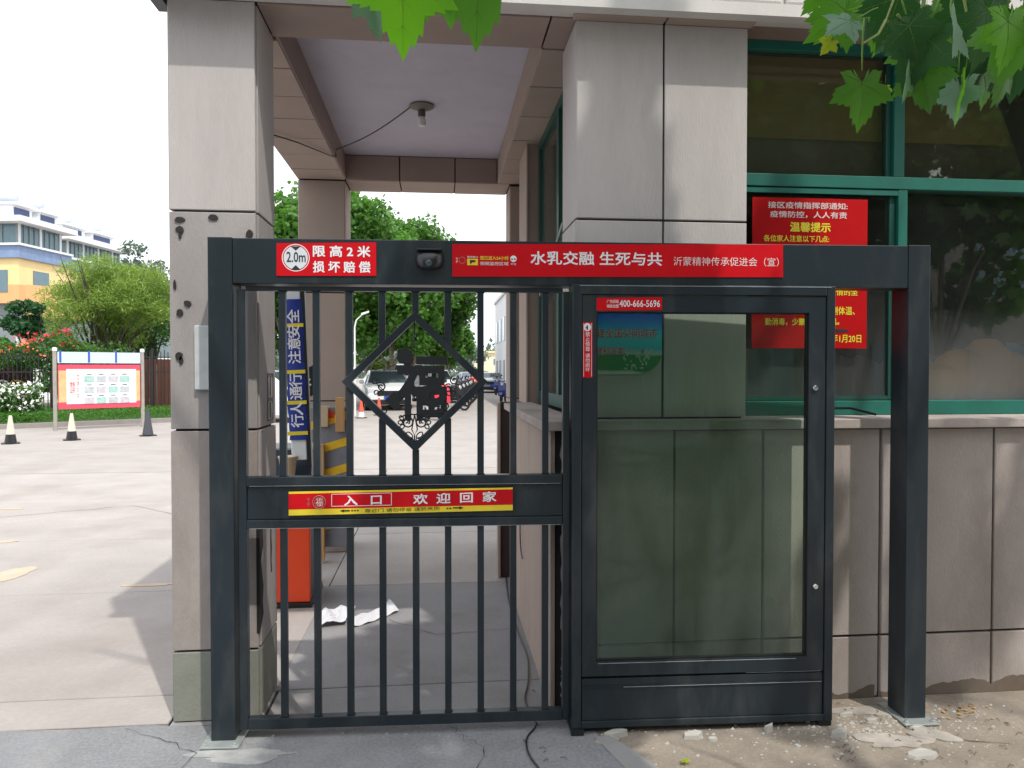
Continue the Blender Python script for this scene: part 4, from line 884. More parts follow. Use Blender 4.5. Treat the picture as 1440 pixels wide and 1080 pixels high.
# papers
def sheet(pts, z=.006, mid=None):
    P_ = [atZ(u, v) for u, v, h in pts]; return [(p.x, p.y, z + pts[i][2]) for i, p in enumerate(P_)]
c = atZ(472, 871); rr = random.Random(6); mb = MB(); n = 9; vs = []
for i in range(n):
    for j in range(n):
        a_, b_ = i / (n - 1) - .5, j / (n - 1) - .5; vs.append((c.x + a_ * .19 + b_ * .03 + rr.uniform(-.006, .006), c.y + b_ * .30 + a_ * .05 + rr.uniform(-.008, .008), .008 + abs(.055 * math.sin(a_ * 5 + b_ * 3)) * (1 - abs(b_)) + rr.uniform(0, .012)))
mb.add(vs, [(i * n + j, i * n + j + 1, (i + 1) * n + j + 1, (i + 1) * n + j) for i in range(n - 1) for j in range(n - 1)])
pp = obj('paper_sheet', mb, PAPER); tag(pp, 'crumpled white paper lying on the passage floor', 'paper')
mb = MB(); A1 = [(489, 871, .008), (505, 869, .018), (525, 862, .01), (540, 854, .015), (547, 850, .03)]; B1 = [(489, 884, .004), (505, 881, .002), (525, 875, .005), (545, 867, .004), (561, 861, .012)]
V = sheet(A1 + B1); A2, B2 = smooth_pts([Vector(q) for q in V[:5]], 5), smooth_pts([Vector(q) for q in V[5:]], 5); n = len(A2); vs = []
for i in range(n):
    for j in range(5):
        t = j / 4; q = A2[i].lerp(B2[i], t); vs.append((q.x, q.y, q.z + .018 * math.sin(math.pi * t) * (.6 + .4 * math.sin(i * .5)) + .004 * math.sin(i * 1.3 + j)))
mb.add(vs, [(i * 5 + j, i * 5 + j + 1, i * 5 + j + 6, i * 5 + j + 5) for i in range(n - 1) for j in range(4)]); pp = obj('paper_sheet', mb, PAPER); tag(pp, 'long curled strip of white paper behind the gate bars', 'paper strip')
# cables
pts = [atZ(u, v) + Vector((-.035, 0, .008)) for u, v in ((716, 800), (722, 845), (736, 890), (750, 925), (752, 960), (748, 985), (757, 1005), (764, 1022), (752, 1040), (755, 1062), (772, 1085))]
cbl = obj('ground_cable', MB().tube(smooth_pts(pts), .0045, 6), BLACK, smooth=True); tag(cbl, 'thin black cable snaking under the gate along the parapet wall', 'cable')
cbl = obj('hanging_cable', MB().tube(smooth_pts([Vector((XW - .012, y, z)) for y, z in ((4.5, .95), (4.56, .8), (4.62, .62), (4.58, .5), (4.5, .46))]), .004, 5), BLACK, smooth=True); tag(cbl, 'short black cable loop hanging down the inner parapet face', 'cable')

# rubble, twigs and fallen leaves
CHIP = M('broken stone chip', (.38, .37, .34), .85, .12, 12., .3, 80.)
LAB = {0: 'flat pale stone chip lying by the left foot of the glass cabinet', 1: 'grey white stone chip below the middle of the glass cabinet', 2: 'small wedge of stone right below the cabinet edge', 3: 'curved pale shard right of the cabinet foot', 4: 'large thin white shard in front of the right post', 5: 'small pale shard between cabinet and right post', 6: 'tiny stone flake left of the right post base', 7: 'small grey chip beside the grey white one', 8: 'small stone crumb under the right post plate'}
for i, (u, v, w_, d_, h) in enumerate([(866, 1034, .10, .045, .022), (975, 1036, .11, .05, .02), (1082, 1028, .05, .03, .03), (1180, 1036, .09, .05, .03), (1296, 1062, .17, .07, .014), (1190, 1006, .07, .03, .012), (1225, 1014, .06, .03, .01), (1002, 1041, .05, .03, .012), (1290, 1024, .07, .025, .012)]):
    p = atZ(u, v); rr = random.Random(i + 20); n = rr.choice((5, 6, 7)); a0_ = rr.uniform(0, 6)
    pg = [(p.x + math.cos(a0_ + 6.283 * j / n) * w_ / 2 * rr.uniform(.7, 1.2), p.y + math.sin(a0_ + 6.283 * j / n) * d_ / 2 * rr.uniform(.7, 1.2)) for j in range(n)]
    mb = MB(); vs = [(x, y, -.002) for x, y in pg] + [(p.x + (x - p.x) * .9, p.y + (y - p.y) * .9, h * rr.uniform(.75, 1.1) + .25 * (x - p.x) * h / w_ * 2) for x, y in pg]
    mb.add(vs, [tuple(range(n))[::-1], tuple(range(n, 2 * n))] + [(j, (j + 1) % n, n + (j + 1) % n, n + j) for j in range(n)])
    tag(obj('stone_chip', mb, CHIP), LAB[i], 'stone chip', 'stone chips scattered under the gate')
mb = MB(); rr = random.Random(77)
for i in range(900):
    if rr.random() < .6: u, v = rr.gauss(1240, 90), rr.gauss(1020, 18)
    elif rr.random() < .5: u, v = rr.uniform(240, 1400), rr.gauss(1028, 8)
    else: u, v = rr.uniform(820, 1440), rr.uniform(985, 1080)
    if v < 986: continue
    p = atZ(u, v)
    if p.y > 3.42: continue
    s = abs(rr.gauss(.0, .0045)) + .002; zt_ = s * rr.uniform(.5, 1)
    mb.add([(p.x - s, p.y, 0), (p.x, p.y - s * .8, 0), (p.x + s, p.y + s * .2, 0), (p.x, p.y + s, 0), (p.x + s * .2, p.y, zt_)], [(0, 1, 4), (1, 2, 4), (2, 3, 4), (3, 0, 4)])
gr = obj('grit', mb, CHIP, kind='stuff'); tag(gr, 'pale stone grit and crumbs scattered along the foot of the gate', 'grit')
mb = MB()
for i in range(70):
    u, v = (rr.uniform(1170, 1440), rr.uniform(985, 1078)) if i < 60 else (rr.uniform(730, 800), rr.uniform(950, 1075))
    p = atZ(u, v); a = rr.uniform(0, 3.14); L = rr.uniform(.01, .035)
    mb.tube([(p.x, p.y, .004), (p.x + math.cos(a) * L * .5, p.y + math.sin(a) * L * .5, .009), (p.x + math.cos(a + .4) * L, p.y + math.sin(a + .4) * L, .004)], .0015, 4)
tw = obj('twigs', mb, M('dry twig', (.09, .06, .035), .9), kind='stuff'); tag(tw, 'dry twigs and black cable clippings scattered on the ground', 'twigs')
DRY = M('dry orange leaf', (.42, .22, .04), .8, .2, 20.)
pts = np.array([list(atZ(1300 + 60 * rr.random() + (70 * rr.random() if i % 3 else 0), 990 + 22 * rr.random())) for i in range(26)]); pts[:, 2] = .006
tag(foliage('leaf_litter', pts, .018, DRY, up=3, shape='quad'), 'dry orange leaf crumbs at the foot of the right wall', 'leaf litter')
LM = [leaf_mesh('leaf_dry', LEAF_Y, seed=4)]
p = atZ(973, 1079); fl = put('fallen_leaf', LM[0], mat=Matrix.Translation((p.x, p.y, .012)) @ Matrix.Rotation(.6, 4, 'Z') @ Matrix.Scale(.06, 4)); tag(fl, 'small yellow leaf lying on the ground before the glass cabinet', 'leaf')

# ------------------------------------------------------------------ left background
def cone(label, loc, mats, group, h=.62):
    t = thing('traffic_cone', label, 'traffic cone', loc, 0, group); x, y = loc[:2]; k = h / .62
    obj('cone_body', MB().lathe([(.115 * k, .03), (.03 * k, h), (.0, h)], (x, y, 0), 16), mats[0], t, smooth=True)
    obj('base', MB().lathe([(.20 * k, 0), (.20 * k, .022), (.13 * k, .034), (.11 * k, .034)], (x, y, 0), 6), mats[1], t)
    r0 = .115 - (.085) * .02; obj('band', MB().lathe([(.118 * k, .035), (.090 * k, .21 * k), (.086 * k, .21 * k)], (x, y, 0), 16, cap=False), mats[2], t, smooth=True)
    return t
CW = M('worn white cone', (.62, .58, .47), .7, .15, 12.)
cg = 'traffic cones in front of the notice board'
cone('worn white cone with black foot, leftmost of the row', atZ(15, 624), (CW, BLACK, BLACK), cg)
cone('worn white cone with black foot in front of the notice board', atZ(101, 619), (CW, BLACK, BLACK), cg)
DG = M('dark grey cone', (.06, .065, .075), .8, .1, 8.)
cone('all dark grey cone right of the notice board', atZ(208, 613), (DG, BLACK, DG), cg, .66)
# notice board
A_, B_ = atZ(78, 606), atZ(201, 600); d_ = (B_ - A_); L_ = d_.length; ang = math.atan2(d_.y, d_.x)
nbt = thing('notice_board', 'outdoor notice board on two steel posts with a red bordered white panel', 'notice board', A_, ang)
def nbx(name, *a, m, **k): return obj(name, MB().box(*a), m, nbt, True, **k)
STEEL = M('worn steel post', (.40, .37, .33), .45, .15, 6., metal=.4)
for s in (0, L_):
    po_ = obj('post', MB().lathe([(.05, 0), (.05, 2.12)], (s, 0, 0), 12), STEEL, nbt, True, smooth=True); obj('cap', MB().lathe([(.06, 2.12), (.06, 2.2), (0, 2.22)], (s, 0, 0), 12), WHITE, po_, True)
nbx('top_strip', .06, L_ - .06, -.03, .02, 1.80, 2.10, m=M('pale blue strip', (.55, .64, .74), .4, .05, 4.))
for s in (.10, L_ * .36, L_ * .67): nbx('blue_tab', s, s + .05, -.036, -.031, 1.82, 2.14, m=M('blue tab', (.03, .10, .45), .4) if s == .10 else bpy.data.materials['blue tab'])
pn = nbx('red_border', .07, L_ - .07, -.03, .02, .57, 1.76, m=M('pinkish red border', (.70, .07, .12), .5, .05, 3.))
nbx('left_strip', .08, .28, -.036, -.031, .75, 1.60, m=M('orange strip', (.85, .45, .22), .5, .3, 5.)); nbx('right_strip', L_ - .20, L_ - .08, -.036, -.031, .75, 1.60, m=bpy.data.materials['orange strip'])
wp = nbx('white_panel', .26, L_ - .18, -.042, -.037, .70, 1.64, m=M('white panel print', (.78, .78, .78), .4))
PM = [M('picture tone %d' % i, c, .5, .3, 14.) for i, c in enumerate(((.35, .55, .50), (.45, .5, .52), (.52, .5, .55)))]
for i in range(4):
    for j in range(3):
        x = .68 + i * (L_ - .98) / 4; z = 1.28 - j * .29; nbx('picture_print', x, x + .24, -.046, -.043, z, z + .17, m=PM[(i + j) % 3]); nbx('caption_print', x + .06, x + .18, -.046, -.043, z + .21, z + .23, m=BTXT)
lettering('党务\n公开', nbt, .34, .46, .98, 1.3, -.045, M('red print', (.6, .03, .05), .5), .02); lettering('村务公开', nbt, .50, .56, .85, 1.5, -.045, bpy.data.materials['red print'], .0, rot=-1)
# kerb, lawn, hedges
ka, kb = atZ(-300, 618), atZ(330, 591); kd = (kb - ka).normalized(); kn = Vector((-kd.y, kd.x, 0))
if kn.y < 0: kn = -kn
def KP(s, b, z=0): p = ka + kd * s + kn * b; return (p.x, p.y, z)
KL = (kb - ka).length
mb = MB(); q = [KP(0, .35), KP(KL, .35), KP(KL, .55), KP(0, .55)]; mb.prism([(p[0], p[1]) for p in q], 'z', 0, .13); struct('kerb', mb, KERB)
q = [KP(0, .55), KP(KL, .55), KP(KL, 16), KP(0, 16)]; struct('lawn', MB().prism([(p[0], p[1]) for p in q], 'z', -.02, .10), M('lawn soil', (.05, .09, .025), .95, .2, 3.))
def strip_pts(N, s0, s1, b0, b1, z0, z1):
    s = RNG.uniform(s0, s1, N); b = RNG.uniform(b0, b1, N); z = z0 + (z1 - z0) * RNG.random(N) ** .8
    kdn, knn = np.array(kd), np.array(kn); return np.array(ka)[None] + s[:, None] * kdn + b[:, None] * knn + np.stack([np.zeros(N), np.zeros(N), z], 1)
def sOf(u):                                            # distance along the kerb line seen at column u
    p = atZ(u, 600); r = Vector(ray(u, 600)); r.z = 0; best = None
    det = r.x * -kd.y + kd.x * r.y; t = (ka.x * -kd.y + kd.x * ka.y) / det; P_ = Vector((r.x * t, r.y * t, 0)); return (P_ - ka).dot(kd)
g = foliage('grass', strip_pts(16000, 0, KL, .55, 3.2, .10, .42), .10, GRASS, up=-.2, shape='thin'); tag(g, 'bright green ground cover growing in the strip behind the kerb', 'grass')
hb = foliage('white_flower_shrub', strip_pts(5200, sOf(-60), sOf(74), 1.6, 2.9, .2, 1.15), .09, LEAF_M, None, kind=None)
tag(hb, 'low shrub covered in white blossoms in front of the fence at far left', 'shrub'); fl_ = foliage('blossom', strip_pts(700, sOf(-60), sOf(74), 1.5, 2.6, .35, 1.25), .12, PETAL_W, hb, shape='quad')
# iron fence
fn = thing('iron_fence', 'black wrought iron picket fence behind the lawn strip on the left', 'fence', KP(KL / 2, 3.4)); fz = 2.20
mb = MB()
for i in range(int(KL / .115)):
    s = i * .115; a = KP(s, 3.4, .1); mb.box(a[0] - .011, a[0] + .011, a[1] - .011, a[1] + .011, .1, fz + (.10 if i % 2 else .03))
obj('pickets', mb, IRON, fn, kind='stuff')
for z in (.3, 1.55, 2.05): a, b = KP(0, 3.4, z), KP(KL, 3.4, z); obj('rail', MB().bar(a, b, .04, .04, (0, 0, 1)), IRON, fn)
for i in range(int(KL / 2.9) + 1): a = KP(i * 2.9, 3.4); obj('post', MB().box(a[0] - .035, a[0] + .035, a[1] - .035, a[1] + .035, .05, 2.35), IRON, fn)
# items behind fence: brown screen, rose bush, hedges
sc_ = thing('brown_screen', 'brown timber screen panels behind the iron fence right of the notice board', 'screen', KP(sOf(215), 4.5)); s0_ = sOf(198)
for i in range(11):
    a, b = KP(s0_ + i * .26, 4.5), KP(s0_ + i * .26 + .22, 4.5); obj('plank', MB().bar((a[0], a[1], 1.15), (a[0], a[1], 1.15), .1, .1) if 0 else MB().prism([(a[0], a[1]), (b[0], b[1]), (b[0] + .02, b[1] + .05), (a[0] + .02, a[1] + .05)], 'z', .1, 2.0), M('dark timber', (.10, .035, .02), .8, .2, 4., rnd=.3) if i == 0 else bpy.data.materials['dark timber'], sc_)
sd_ = thing('bike_shed', 'dark shed with colourful parked bicycles behind the fence left of the notice board', 'shed', KP(sOf(40), 5.2)); s1_ = sOf(-30)
a, b = KP(s1_, 5.2), KP(sOf(80), 5.2); obj('back_panel', MB().prism([(a[0], a[1]), (b[0], b[1]), (b[0], b[1] + .1), (a[0], a[1] + .1)], 'z', 0, 1.9), M('dark red panel', (.06, .025, .025), .8, .4, 3.), sd_)
for i, (u, c_) in enumerate(((6, PETAL_R), (30, WHITE), (55, YEL))):
    p = KP(sOf(u), 5.0, .95); obj('wheel', MB().tube([(p[0] + math.cos(t * .5236) * .32, p[1], .95 + math.sin(t * .5236) * .32) for t in range(12)], .03, 5, True), c_, sd_)
rose = thing('rose_bush', 'rose bush with red blooms behind the notice board', 'rose bush', KP(sOf(105), 4.2)); c = Vector(KP(sOf(104), 4.2))
obj('stem', MB().tube([(c.x, c.y, 0), (c.x, c.y, 1.8)], .03, 6), BARK2, rose)
L = [(c.x + dx, c.y, z, .55, .4, .4) for dx, z in ((-.9, 2.0), (-.3, 2.35), (.3, 2.5), (.8, 2.2), (1.2, 2.0), (0, 1.9))]
foliage('leaves', lobes_pts(3500, L), .09, LEAF_G, rose); foliage('blooms', lobes_pts(90, [(c.x + dx, c.y - .3, z, .42, .2, .16) for dx, z in ((-.6, 2.72), (-.1, 2.75), (.45, 2.85), (.6, 2.55), (-.35, 2.5))], .3), .11, PETAL_R, rose)
hp = lobes_pts(200, [(Vector(KP(sOf(45), 4.2)).x, Vector(KP(sOf(45), 4.2)).y, 2.35, 1.0, .3, .25)], .2)
orb = thing('orange_rose_bush', 'rose bush with coral blooms over the fence left of the notice board', 'rose bush', KP(sOf(45), 4.3)); c = Vector(KP(sOf(45), 4.3))
obj('stem', MB().tube([(c.x, c.y, 0), (c.x, c.y, 1.8)], .03, 6), BARK2, orb)
foliage('leaves', lobes_pts(2600, [(c.x + dx, c.y, z, .6, .4, .45) for dx, z in ((-.9, 1.9), (-.2, 2.1), (.5, 2.1), (1.0, 1.9))]), .09, LEAF_M, orb); foliage('blooms', lobes_pts(60, [(c.x + dx, c.y - .35, z, .5, .2, .2) for dx, z in ((-.3, 2.2), (.4, 2.35), (.9, 2.1))], .3), .14, M('coral petal', (.7, .16, .06), .6), orb)
def hedge(label, u0, u1, b, z0, z1, m, N, size=.1, dep=1.2):
    s0, s1 = sOf(u0), sOf(u1); n = 7; L = []
    for i in range(n): p = KP(s0 + (s1 - s0) * (i + .5) / n, b); L.append((p[0], p[1], (z0 + z1) / 2 + random.uniform(-.15, .15), abs(s1 - s0) / n * .8, dep / 2, (z1 - z0) / 2))
    t = thing('hedge', label, 'hedge', KP((s0 + s1) / 2, b)); obj('stems', MB().tube([KP((s0 + s1) / 2, b, 0), KP((s0 + s1) / 2, b, z0 + .3)], .05, 6), BARK2, t)
    foliage('foliage', lobes_pts(N, L, .45), size, m, t)
hedge('bright light green hedge behind the fence right of the rose bush', 130, 250, 6.5, .5, 2.7, leafmat('light green hedge', (.18, .36, .10), (.2, .42, .08)), 7000, .12)
hedge('fresh green hedge at far left beyond the fence', -80, 42, 6.5, .5, 2.7, GRASS, 6000, .12)
# feathery tree and others
def on(u, D): r = Vector(ray(u, 520)); r.z = 0; return r * D
tp = on(148, 28)
tree('feathery_tree', 'wide feathery yellow green tree with forked stems behind the notice board', tp.x, tp.y, 6, 2.2, 3.0, 2.2, 30000, .17, LEAF_F, nl=60, k=.25, seed=5, shape='thin', stems=4, ry=2.2, tr=.22, shell=.3)
tp = on(198, 32); tree('small_tree', 'green feathery sapling just left of the stone pillar', tp.x, tp.y, 6, 2.0, 1.8, 2.4, 9000, .14, LEAF_M, nl=24, k=.32, seed=8, stems=3, tr=.15, shell=.3)
tp = on(42, 25); tree('dark_evergreen', 'dark green evergreen bough rising left of the feathery tree', tp.x, tp.y, 4.8, 2.6, .75, .75, 3800, .12, LEAF_DK, nl=12, k=.4, seed=11, tr=.06)
tp = on(14, 27); tree('young_tree', 'thin bright green young tree at far left edge', tp.x, tp.y, 4.8, 1.2, .8, 1.1, 2500, .12, LEAF_M, nl=14, k=.3, seed=12, tr=.05, shell=.2)
tp = on(32, 30); tree('low_green_tree', 'low rounded green tree below the yellow house', tp.x, tp.y, 4.8, .5, 1.6, 1.0, 4500, .14, LEAF_M, nl=14, k=.35, seed=14, tr=.06, shell=.3)
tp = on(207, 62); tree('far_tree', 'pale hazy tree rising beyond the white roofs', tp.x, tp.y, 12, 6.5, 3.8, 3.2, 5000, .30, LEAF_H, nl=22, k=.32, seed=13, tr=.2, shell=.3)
lp_ = on(25, 26.5); obj_ = obj('white_pole', MB().tube([(lp_.x, lp_.y, 0), (lp_.x, lp_.y, 3.3)], .05, 8), WHITE); tag(obj_, 'short white pole standing at the far left beyond the fence', 'pole')
# houses
WB = .5
def house(label, u, D, ang_deg, Lf, Ls, group=None, zs=(0, 3.0, 6.0, 6.75, 7.0, 9.2, 9.45), seed=0, name='apartment_house', lowmat=OWALL):
    o = on(u, D); A = R(ang_deg); dirv = Vector((math.sin(A), math.cos(A), 0)); sd = Vector((-math.cos(A), math.sin(A), 0))   # dirv: along the receding facade; sd: towards the left
    t = thing(name, label, 'house', o, 0, group)
    def bx(nm, a0, a1, b0, b1, z0, z1, m, par=t, kind=None):
        P_ = [o + dirv * a + sd * b for a, b in ((a0, b0), (a1, b0), (a1, b1), (a0, b1))]; return obj(nm, MB().prism([(p.x, p.y) for p in P_], 'z', z0, z1), m, par)
    lo_ = bx('ground_floor', .6, Lf, .6, Ls, 0, zs[1], M('dark ground floor %s' % label[:6], (.22, .25, .26), .8, .2, 1.))  # ground floor in a mottled dark grey
    wl_ = bx('wall', .2, Lf, .2, Ls, zs[1], zs[2] + .1, YWALL); bx('wall', .18, Lf, .18, Ls, zs[1] - .05, zs[1] + 1.2, lowmat)
    bx('parapet', 0, Lf, 0, Ls, zs[2] + .1, zs[3], BTILE); bx('balcony_band', -.15, Lf, -.15, Ls, zs[3], zs[4], WWALL)
    sr = bx('sunroom', .4, Lf - .5, .4, Ls, zs[4], zs[5], FARGLASS)
    for i in range(int((Lf - .5) / WB)):
        a = .4 + i * WB; bx('window_bar', a, a + (.06 if i % 4 else .18), .33, .42, zs[4], zs[5], WWALL if i % 4 == 0 else M('frame grey', (.2, .24, .26), .5) if 'frame grey' not in bpy.data.materials else bpy.data.materials['frame grey'], sr)
    for i in range(int(Ls / 1.1)):
        b = .4 + i * 1.1; bx('window_bar', .33, .42, b, b + .10, zs[4], zs[5], bpy.data.materials['frame grey'], sr)
    bx('cornice', -.5, Lf, -.5, Ls, zs[5], zs[6], WWALL)
    for j, (b, w_) in enumerate(((1.0, 1.0), (3.4, 1.4), (6.0, 1.0))):
        if b + w_ < Ls: wn_ = bx('window', .14, .19, b, b + w_, zs[1] + .7, zs[1] + 2.2, FARGLASS)
    for i in range(int(Lf / 3.6)):
        a = 1.5 + i * 3.6; wn_ = bx('window', a, a + 1.5, .14, .19, zs[1] + .8, zs[1] + 2.3, FARGLASS)
    for i in range(2):
        a = .5 + i * Lf * .48; d = bx('dormer', a, a + Lf * .36, .9, 5, zs[6], zs[6] + .95, WWALL); bx('dormer_window', a + .2, a + Lf * .30, .84, .90, zs[6] + .25, zs[6] + .80, M('dark blue opening', (.05, .07, .16), .6) if 'dark blue opening' not in bpy.data.materials else bpy.data.materials['dark blue opening'], d); bx('dormer_roof', a - .15, a + Lf * .40, .6, 5.2, zs[6] + .95, zs[6] + 1.12, WWALL, d)
        P0 = o + dirv * (a + Lf * .3) + sd * 2.5; h_ = obj('water_heater', MB().tube([(P0.x - .7, P0.y, zs[6] + 1.75), (P0.x + .7, P0.y, zs[6] + 1.75)], .2, 10).bar((P0.x, P0.y, zs[6]), (P0.x, P0.y, zs[6] + 1.65), .9, .08), M('heater silver', (.45, .5, .58), .4) if 'heater silver' not in bpy.data.materials else bpy.data.materials['heater silver'], t)
    bx('railing', -.1, Lf * .4, -.14, -.10, zs[1] + .1, zs[1] + 1.0, IRON, t) if 0 else None
    return t
hg = 'yellow and white terrace houses on the left'
house('nearest terrace house with glazed top floor over blue parapet and yellow wall', 29, 50, 11, 5.2, 14, hg, (0, 6.2, 9.1, 10.03, 10.18, 11.57, 11.95))
house('second terrace house, its white roof showing above the feathery tree', 97, 62, 11, 8.2, 6, hg, (0, 7.0, 10.0, 10.9, 11.1, 12.5, 12.95))
house('farthest terrace house, smallest roof above the feathery tree', 163, 76, 11, 11, 7, hg, (0, 7.0, 9.6, 10.4, 10.6, 11.6, 12.0))
o = on(96, 44); sh = thing('garage_row', 'long low garage building with orange upper wall behind the feathery tree', 'garage', o)
a, b = on(40, 40), on(330, 48)
mb = MB().prism([(a.x, a.y), (b.x, b.y), (b.x, b.y + 3), (a.x, a.y + 3)], 'z', 0, 4.4); obj('ground_floor', mb, M('grey blue shutters', (.17, .21, .23), .8, .3, .8), sh)
obj('wall', MB().prism([(a.x, a.y - .15), (b.x, b.y - .15), (b.x, b.y + 3), (a.x, a.y + 3)], 'z', 4.4, 6.2), OWALL, sh)
for i in range(7):
    p = a.lerp(b, (i + .3) / 7.3); obj('door', MB().box(p.x - .9, p.x + .9, p.y - .22 + .0, p.y - .05, 0, 2.4), bpy.data.materials['far window glass'] if i % 2 else WWALL, sh)

# ------------------------------------------------------------------ beyond the passage
def car(label, loc, rz, paint, group, kind='suv'):
    t = thing('parked_car', label, 'car', (0, 0, 0), 0, group); W = .92; H = 1.62 if kind == 'suv' else 1.45
    # stations along y: (y, z_bottom, z_belt, z_roof, half width, roof half width)
    S_ = [(-2.25, .38, .62, .64, .74, .66), (-2.18, .25, .86, .88, .86, .74), (-1.9, .22, .96, .98, W, .78), (-1.25, .22, 1.03, 1.06, W, .80), (-.55, .22, 1.05, H - .06, W, .66), (-.2, .22, 1.05, H, W, .66), (1.2, .22, 1.06, H - .02, W, .66), (1.75, .22, 1.06, H - .14, W, .64), (2.15, .25, 1.02, 1.06, .88, .74), (2.25, .40, .85, .87, .80, .70)]
    vs = []; 
    for y, zb, zm, zr_, w_, wr in S_: vs += [(-w_, y, zb), (-w_, y, (zb + zm) / 2), (-w_ * .97, y, zm), (-wr, y, zr_), (wr, y, zr_), (w_ * .97, y, zm), (w_, y, (zb + zm) / 2), (w_, y, zb)]
    fs = [(i * 8 + j, i * 8 + (j + 1) % 8, (i + 1) * 8 + (j + 1) % 8, (i + 1) * 8 + j) for i in range(len(S_) - 1) for j in range(8)] + [tuple(range(8)), tuple(range((len(S_) - 1) * 8 + 7, (len(S_) - 1) * 8 - 1, -1))]
    obj('body', MB().add(vs, fs), paint, t, True, smooth=True, bevel=.02)
    def quad(nm, P_, m): 
        return obj(nm, MB().add(P_, [(0, 1, 2, 3)]), m, t, True)
    zr_ = H - .06
    quad('windscreen', [(-.80, -1.22, 1.10), (.80, -1.22, 1.10), (.62, -.60, zr_ + .0), (-.62, -.60, zr_ + .0)], CARGLASS)
    quad('rear_window', [(.66, 2.13, 1.10), (-.66, 2.13, 1.10), (-.58, 1.80, H - .14), (.58, 1.80, H - .14)], CARGLASS)
    for sg in (-1, 1):
        obj('side_window', MB().add([(sg * .905, -.85, 1.10), (sg * .905, 1.75, 1.10), (sg * .69, 1.45, H - .12), (sg * .69, -.30, H - .10)], [(0, 1, 2, 3)]), CARGLASS, t, True)
        obj('headlight', MB().prism([(sg * .50, .74), (sg * .84, .76), (sg * .86, .90), (sg * .56, .86)], 'y', -2.235, -2.17), LAMPG, t, True)
        obj('tail_light', MB().box(sg * .62 - .1, sg * .62 + .1, 2.2, 2.27, .8, 1.0), PETAL_R, t, True)
        obj('mirror', MB().box(sg * 1.02 - .09, sg * 1.02 + .09, -.75, -.62, 1.05, 1.2), paint, t, True, bevel=.03)
        for y in (-1.42, 1.38):
            wh = obj('wheel', MB().lathe([(.33, -.11), (.34, -.06), (.34, .06), (.33, .11), (.22, .115)], (sg * .82, y, .34), 20, 'x'), RUBBER, t, True, smooth=True)
            obj('rim', MB().lathe([(.21, sg * .118), (.19, sg * .125), (.05, sg * .118), (.0, sg * .125)], (sg * .82, y, .34), 14, 'x'), GALV, wh, True)
    obj('grille', MB().box(-.48, .48, -2.262, -2.20, .60, .80), BLACK, t, True); obj('bumper', MB().box(-.78, .78, -2.275, -2.2, .26, .46), BLACK, t, True, bevel=.03)
    obj('licence_plate', MB().box(-.22, .22, -2.285, -2.265, .47, .60), M('blue plate', (.02, .06, .35), .4) if 'blue plate' not in bpy.data.materials else bpy.data.materials['blue plate'], t, True)
    t.location = loc; t.rotation_euler = (0, 0, rz); return t
pg = 'cars parked beyond the passage'
c = atZ(537, 578); car('white car nose on beside the striped cones', (c.x, c.y + 2.2, 0), R(8), WPAINT, pg)
c = atZ(574, 566); car('white car behind with its roof above the first car', (c.x, c.y + 3.8, 0), R(-6), WPAINT, pg).scale = (1.1, 1.1, 1.2)
c = atZ(612, 564); car('white car farthest right of the group, beside the row of scooters', (c.x, c.y + 3, 0), R(4), WPAINT, pg)
c = atZ(436, 573); car('dark blue car half hidden behind the rear left pillar', (c.x, c.y + 2.6, 0), R(5), BPAINT, pg)
c = atZ(400, 600); car('white car glimpsed left of the blue banner', (c.x - 1.3, c.y + 2.6, 0), R(80), WPAINT, pg)
c = atZ(688, 551.5); car('grey car parked far down the lane', (c.x, c.y, 0), R(3), GPAINT, pg, 'sedan')
c = atZ(700, 549); car('silver white car parked beside the far grey one', (c.x + .5, c.y + 2, 0), R(-3), WPAINT, pg, 'sedan')
c = atZ(673, 549); car('dark car in the far row left of the grey one', (c.x - .6, c.y + 3, 0), R(5), BPAINT, pg, 'sedan')
